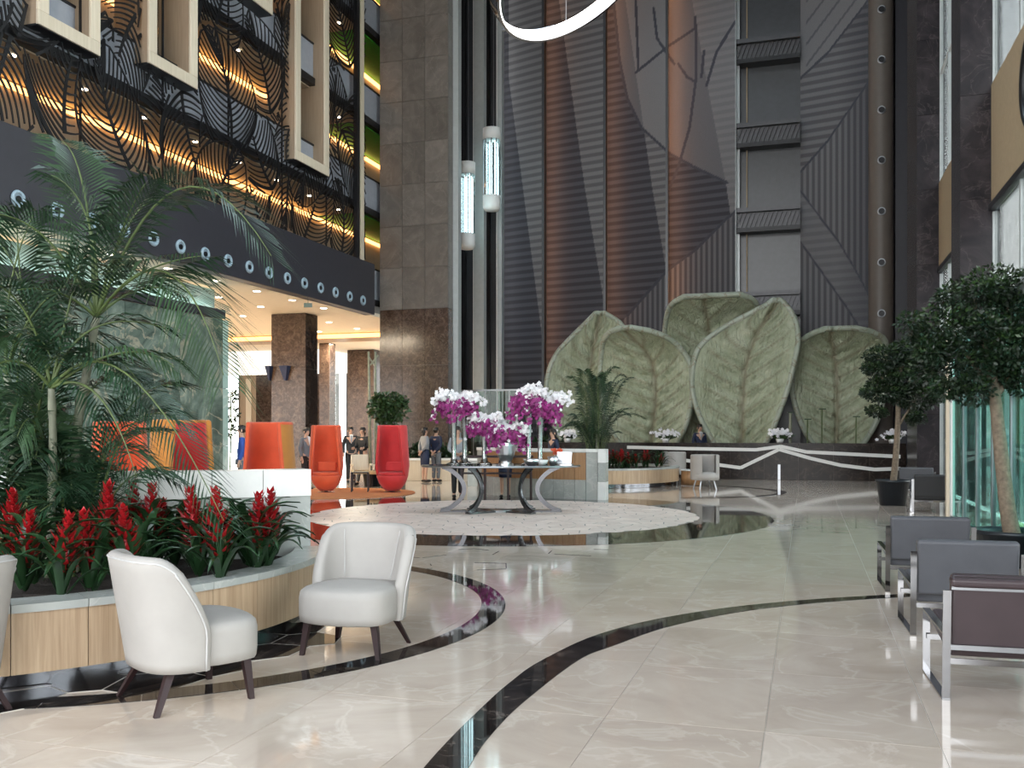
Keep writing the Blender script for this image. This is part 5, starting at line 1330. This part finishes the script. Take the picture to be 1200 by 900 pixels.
    for s_ in (-1, 1):
        mb = MB(); mb.sphere((s_*.028, -.084, 1.622), .009, 8, 5); mb.build('eye', M['black'], o)
        mb = MB(); mb.smooth = True; mb.sphere((s_*.083, .005, 1.605), 1, 8, 6, (.012, .022, .032)); mb.build('ear', M['skin'], o)
    mb = MB(); mb.sphere((0, -.082, 1.562), 1, 8, 5, (.024, .008, .006)); mb.build('mouth', M['lip'], o)
    if not woman or tie:
        mb = MB(); mb.add([(-.055, -.100, 1.46), (.055, -.100, 1.46), (0, -.128, 1.20), (-.05, -.06, 1.49), (.05, -.06, 1.49)], [(0, 2, 1), (0, 1, 4, 3)]); mb.build('shirt_front', M['whitecloth'], o)
        if tie: mb = MB(); mb.add([(-.018, -.108, 1.455), (.018, -.108, 1.455), (.022, -.132, 1.28), (0, -.135, 1.22), (-.022, -.132, 1.28)], [(0, 4, 3, 2, 1)]); mb.build('tie', M['greycloth'], o)
    return o
M['lip'] = mat('lip', (.36, .10, .08), .5)
def at(px, py): return P(px, py)
g = at(283, 585); g = PD(283, 0, 22.0); g.z = 0
person(g, radians(-75), 1.72, 'man in a royal blue jacket and dark trousers by the green marble end', 'blue', 'trouser')
g = PD(359, 0, 25.6); g.z = 0
person(g, radians(60), 1.68, 'person in dark grey half hidden behind the orange wing chair', 'trouser', 'blackcloth')
g = PD(411, 0, 29.0); g.z = 0
person(g, radians(20), 1.72, 'man in a black suit talking beyond the cube table', 'blackcloth', 'blackcloth', tie=True)
g = PD(425, 0, 27.8); g.z = 0
person(g, radians(-20), 1.70, 'woman in a black jacket and patterned dark trousers walking past the cube table', 'blackcloth', 'trouser', woman=True, arms='front', stride=.14)
g = at(498, 565); person(g, radians(125), 1.70, 'woman in a grey blouse and navy skirt, hands behind her, beside the man in navy', 'greycloth', 'navy', 'skirt', True, 'back')
g = PD(511, 0, 29.5); g.z = 0; person(g, radians(150), 1.70, 'man in a navy jacket and grey trousers beside the grey-bloused woman', 'navy', 'trouser', arms='back')
g = at(536, 583); person(g, radians(12), 1.70, 'woman in a grey blouse and black trousers standing behind the flower table end', 'greycloth', 'blackcloth', 'trousers', True, 'hold', .06)
g = PD(592, 0, 22.5); g.z = 0; person(g, radians(-8), 1.62, 'woman in a navy skirt mostly hidden behind the silver urn', 'greycloth', 'navy', 'skirt', True, 'hold', .0)
g = PD(648, 0, 24.6); g.z = 0
person(g, radians(-60), 1.64, 'woman in navy with brown hair behind the honey wood partition', 'navy', 'navy', 'trousers', True)
g = bw(hx(820, 32.86), 32.86, 0)
person(g, radians(15), 1.82, 'man in a dark suit and pale tie behind the pool ledge', 'navy', 'navy', tie=True)

# ================================================================== RING PENDANT
nv = Vector((-.6166, .2936, 1)).normalized(); u_ = Vector((0, 1, 0)).cross(nv).normalized(); v_ = nv.cross(u_)
RCn = Vector((1.082, 15.0, 9.06)); RR = 1.487
rp_ = thing('ring_pendant', 'big tilted chrome ring pendant with a glowing white inner band, hung on wires', 'lamp', RCn)
def ringsec(r0, r1, h0, h1, name, m, par, n=96):
    mb = MB(); mb.smooth = False; vs = []; fs = []
    for i in range(n):
        a = 2*pi*i/n; d = u_*cos(a)+v_*sin(a)
        for r, h in ((r0, h0), (r1, h0), (r1, h1), (r0, h1)): vs.append(d*r+nv*h)
    for i in range(n):
        j = (i+1) % n
        for k in range(4): l = (k+1) % 4; fs.append((i*4+k, j*4+k, j*4+l, i*4+l))
    return mb.add(vs, fs).build(name, m, par)
ringsec(RR+.01, RR+.05, -.03, .24, 'chrome_hoop', M['chrome'], rp_)
ringsec(RR-.015, RR+.008, -.01, .20, 'light_band', M['whitelamp'], rp_)
for k in range(3):
    a = radians(200+120*k+20); d = (u_*cos(a)+v_*sin(a))*RR; MB().tube([d+nv*.2, Vector((d.x*.9, d.y*.9, 11.9))], .008, 5).build('wire', M['steel'], rp_)
for a in (-70, -110, 20, 160): d = (u_*cos(radians(a))+v_*sin(radians(a)))*(RR+.055); MB().box(d+nv*.1, (.05, .05, .10)).build('clamp', M['steel'], rp_)

# ================================================================== GLASS VESTIBULE AT THE WINDOWS
gv = thing('glass_vestibule', 'teal glass entrance vestibule with pale posts behind the big potted tree', 'vestibule', bw(0, 0, 0), -TH)
VX = 2.45; vy0, vy1 = hy(1195, VX)-3.2, hy(1112, VX); VH = 3.3
MB().bx(VX-.06, VX+.06, vy1-.14, vy1, 0, VH).build('corner_post', M['palewood'], gv)
MB().bx(VX-.03, VX+.04, vy1-.42, vy1-.30, 0, VH).build('white_post', M['white'], gv)
yy = [vy1-.42-1.25*i for i in range(7)]
for a, b_ in zip(yy, yy[1:]):
    MB().bx(VX, VX+.015, b_+.03, a-.03, .04, VH-.1).build('pane', M['tealglass'], gv); MB().bx(VX-.02, VX+.035, b_-.03, b_+.03, 0, VH-.1).build('mullion', M['steel'], gv)
MB().bx(VX-.04, VX+.06, yy[-1], vy1, VH-.1, VH+.06).build('header', M['palegrey'], gv)
MB().bx(VX+.1, XR, vy1-.06, vy1-.045, 0.04, VH-.1).build('pane', M['glass'], gv); MB().bx(VX, XR, vy1-.1, vy1, VH-.1, VH+.06).build('header', M['palegrey'], gv)
MB().bx(VX+.5, VX+.58, vy1-2.2, vy1-2.12, 0, VH-.1).build('inner_post', M['steel'], gv)
MB().bx(VX-.03, VX+.04, yy[-1], vy1-.42, .0, .12).build('sill', M['steel'], gv)
# oval emblem ring on the beige spandrel
oy = hy(1207, XR-.06); ozc = (hz(1195, 38, oy)+hz(1195, 145, oy))/2; w = bw(XR-.03, oy, ozc)
o = thing('oval_frame', 'black oval ring frame mounted on the beige spandrel above the windows', 'frame', w, -TH)
mb = MB(); mb.smooth = True; mb.tube([(0, .62*cos(k*pi/24), .74*sin(k*pi/24)) for k in range(48)], .07, 8, closed=True).build('ring', M['black'], o)
MB().add([(.01, 0, 0)]+[(.01, .6*cos(k*pi/16), .72*sin(k*pi/16)) for k in range(32)], [(0, 1+(k+1) % 32, 1+k) for k in range(32)]).build('back_plate', M['slate'], o)
# glass balustrade at the lift foot
gb = thing('glass_balustrade', 'green-tinted glass balustrade with slim steel rails at the lift foot', 'balustrade', bw(0, 0, 0), -TH)
by = 31.2; bz0, bz1 = .0, hz(570, 457, by)
xs = [hx(p, by) for p in (539, 555, 569, 583, 597, 606)]
for a, b_ in zip(xs, xs[1:]): MB().bx(a+.03, b_-.03, by, by+.02, 0.05, bz1-.05).build('pane', M['railglass'], gb); MB().bx(b_-.02, b_+.02, by-.02, by+.04, 0, bz1-.04).build('post', M['steel'], gb)
MB().bx(xs[0], xs[-1]+.02, by-.02, by+.04, bz1-.04, bz1+.02).build('top_rail', M['steel'], gb); MB().bx(xs[0]-.02, xs[0]+.02, by-.02, by+.04, 0, bz1-.04).build('post', M['steel'], gb)
# low pale bench walls behind the standing couple
def low_wall(pa, pb, d, h, label, m='whitestone'):
    a, b_ = PD(pa, 0, d), PD(pb, 0, d); o = thing('low_wall', label, 'wall', ((a.x+b_.x)/2, d, 0)); w = (b_.x-a.x)/2; n = 4
    for i in range(n): MB().bx(-w+2*w*i/n+.004, -w+2*w*(i+1)/n-.004, -.2, .2, 0, h-.06).build('stone_panel', M[m], o)
    MB().bx(-w, w, -.23, .23, h-.06, h).build('coping', M['whitestone'], o)
low_wall(476, 548, 30.2, .72, 'low pale stone wall behind the standing couple', 'palewood')
low_wall(548, 603, 27.4, .80, 'low pale stone wall behind the silver urn', 'palestone')
# trees outside the windows
q = random.Random(13)
for i, (px, hx_, h) in enumerate(((1140, 7.5, 5.5), (1165, 12.0, 6), (1190, 7.5, 5), (1128, 16, 7), (1215, 11.0, 6), (1180, 18, 8))):
    c = bw(hx_, hy(px, hx_), -.05)
    o = thing('garden_tree', 'sunlit green garden tree outside the windows, %s' % ('behind the white post', 'second beyond the teal panes', 'next to the big tree trunk', 'farthest along the windows', 'nearest and mostly hidden', 'tallest at the back')[i], 'tree', c)
    mb = MB(); mb.tube([(0, 0, 0), (0, 0, h*.6)], [.12, .06], 8).build('trunk', M['bark'], o)
    stuff(foliage([((q.uniform(-.7, .7), q.uniform(-.7, .7), h*f), h*.25, (1.2, 1.2, .9)) for f in (.35, .5, .65, .8)], 1500, .38, i, None).build('foliage', [M['hedge'], M['hedge']], o))

# ================================================================== ADDED FILL LIGHTS UNDER THE MEZZANINE
def area(name, loc, rot, sx_, sy_, e, col=(1, .9, .75), parent=None):
    l = bpy.data.lights.new(name, 'AREA'); l.shape = 'RECTANGLE'; l.size = sx_; l.size_y = sy_; l.energy = e; l.color = col
    o = bpy.data.objects.new(name, l); COL.objects.link(o); o.location = loc; o.rotation_euler = rot; return o
for (x, y) in ((-17, 14), (-17, 22), (-18.5, 30), (-19, 37)):  # area lights without fixtures, added to brighten the soffit by floor bounce
    area('soffit_fill_light', bw(x, y, 5.46), (0, 0, -TH), 2.2, 1.2, 900, (1, .84, .62))
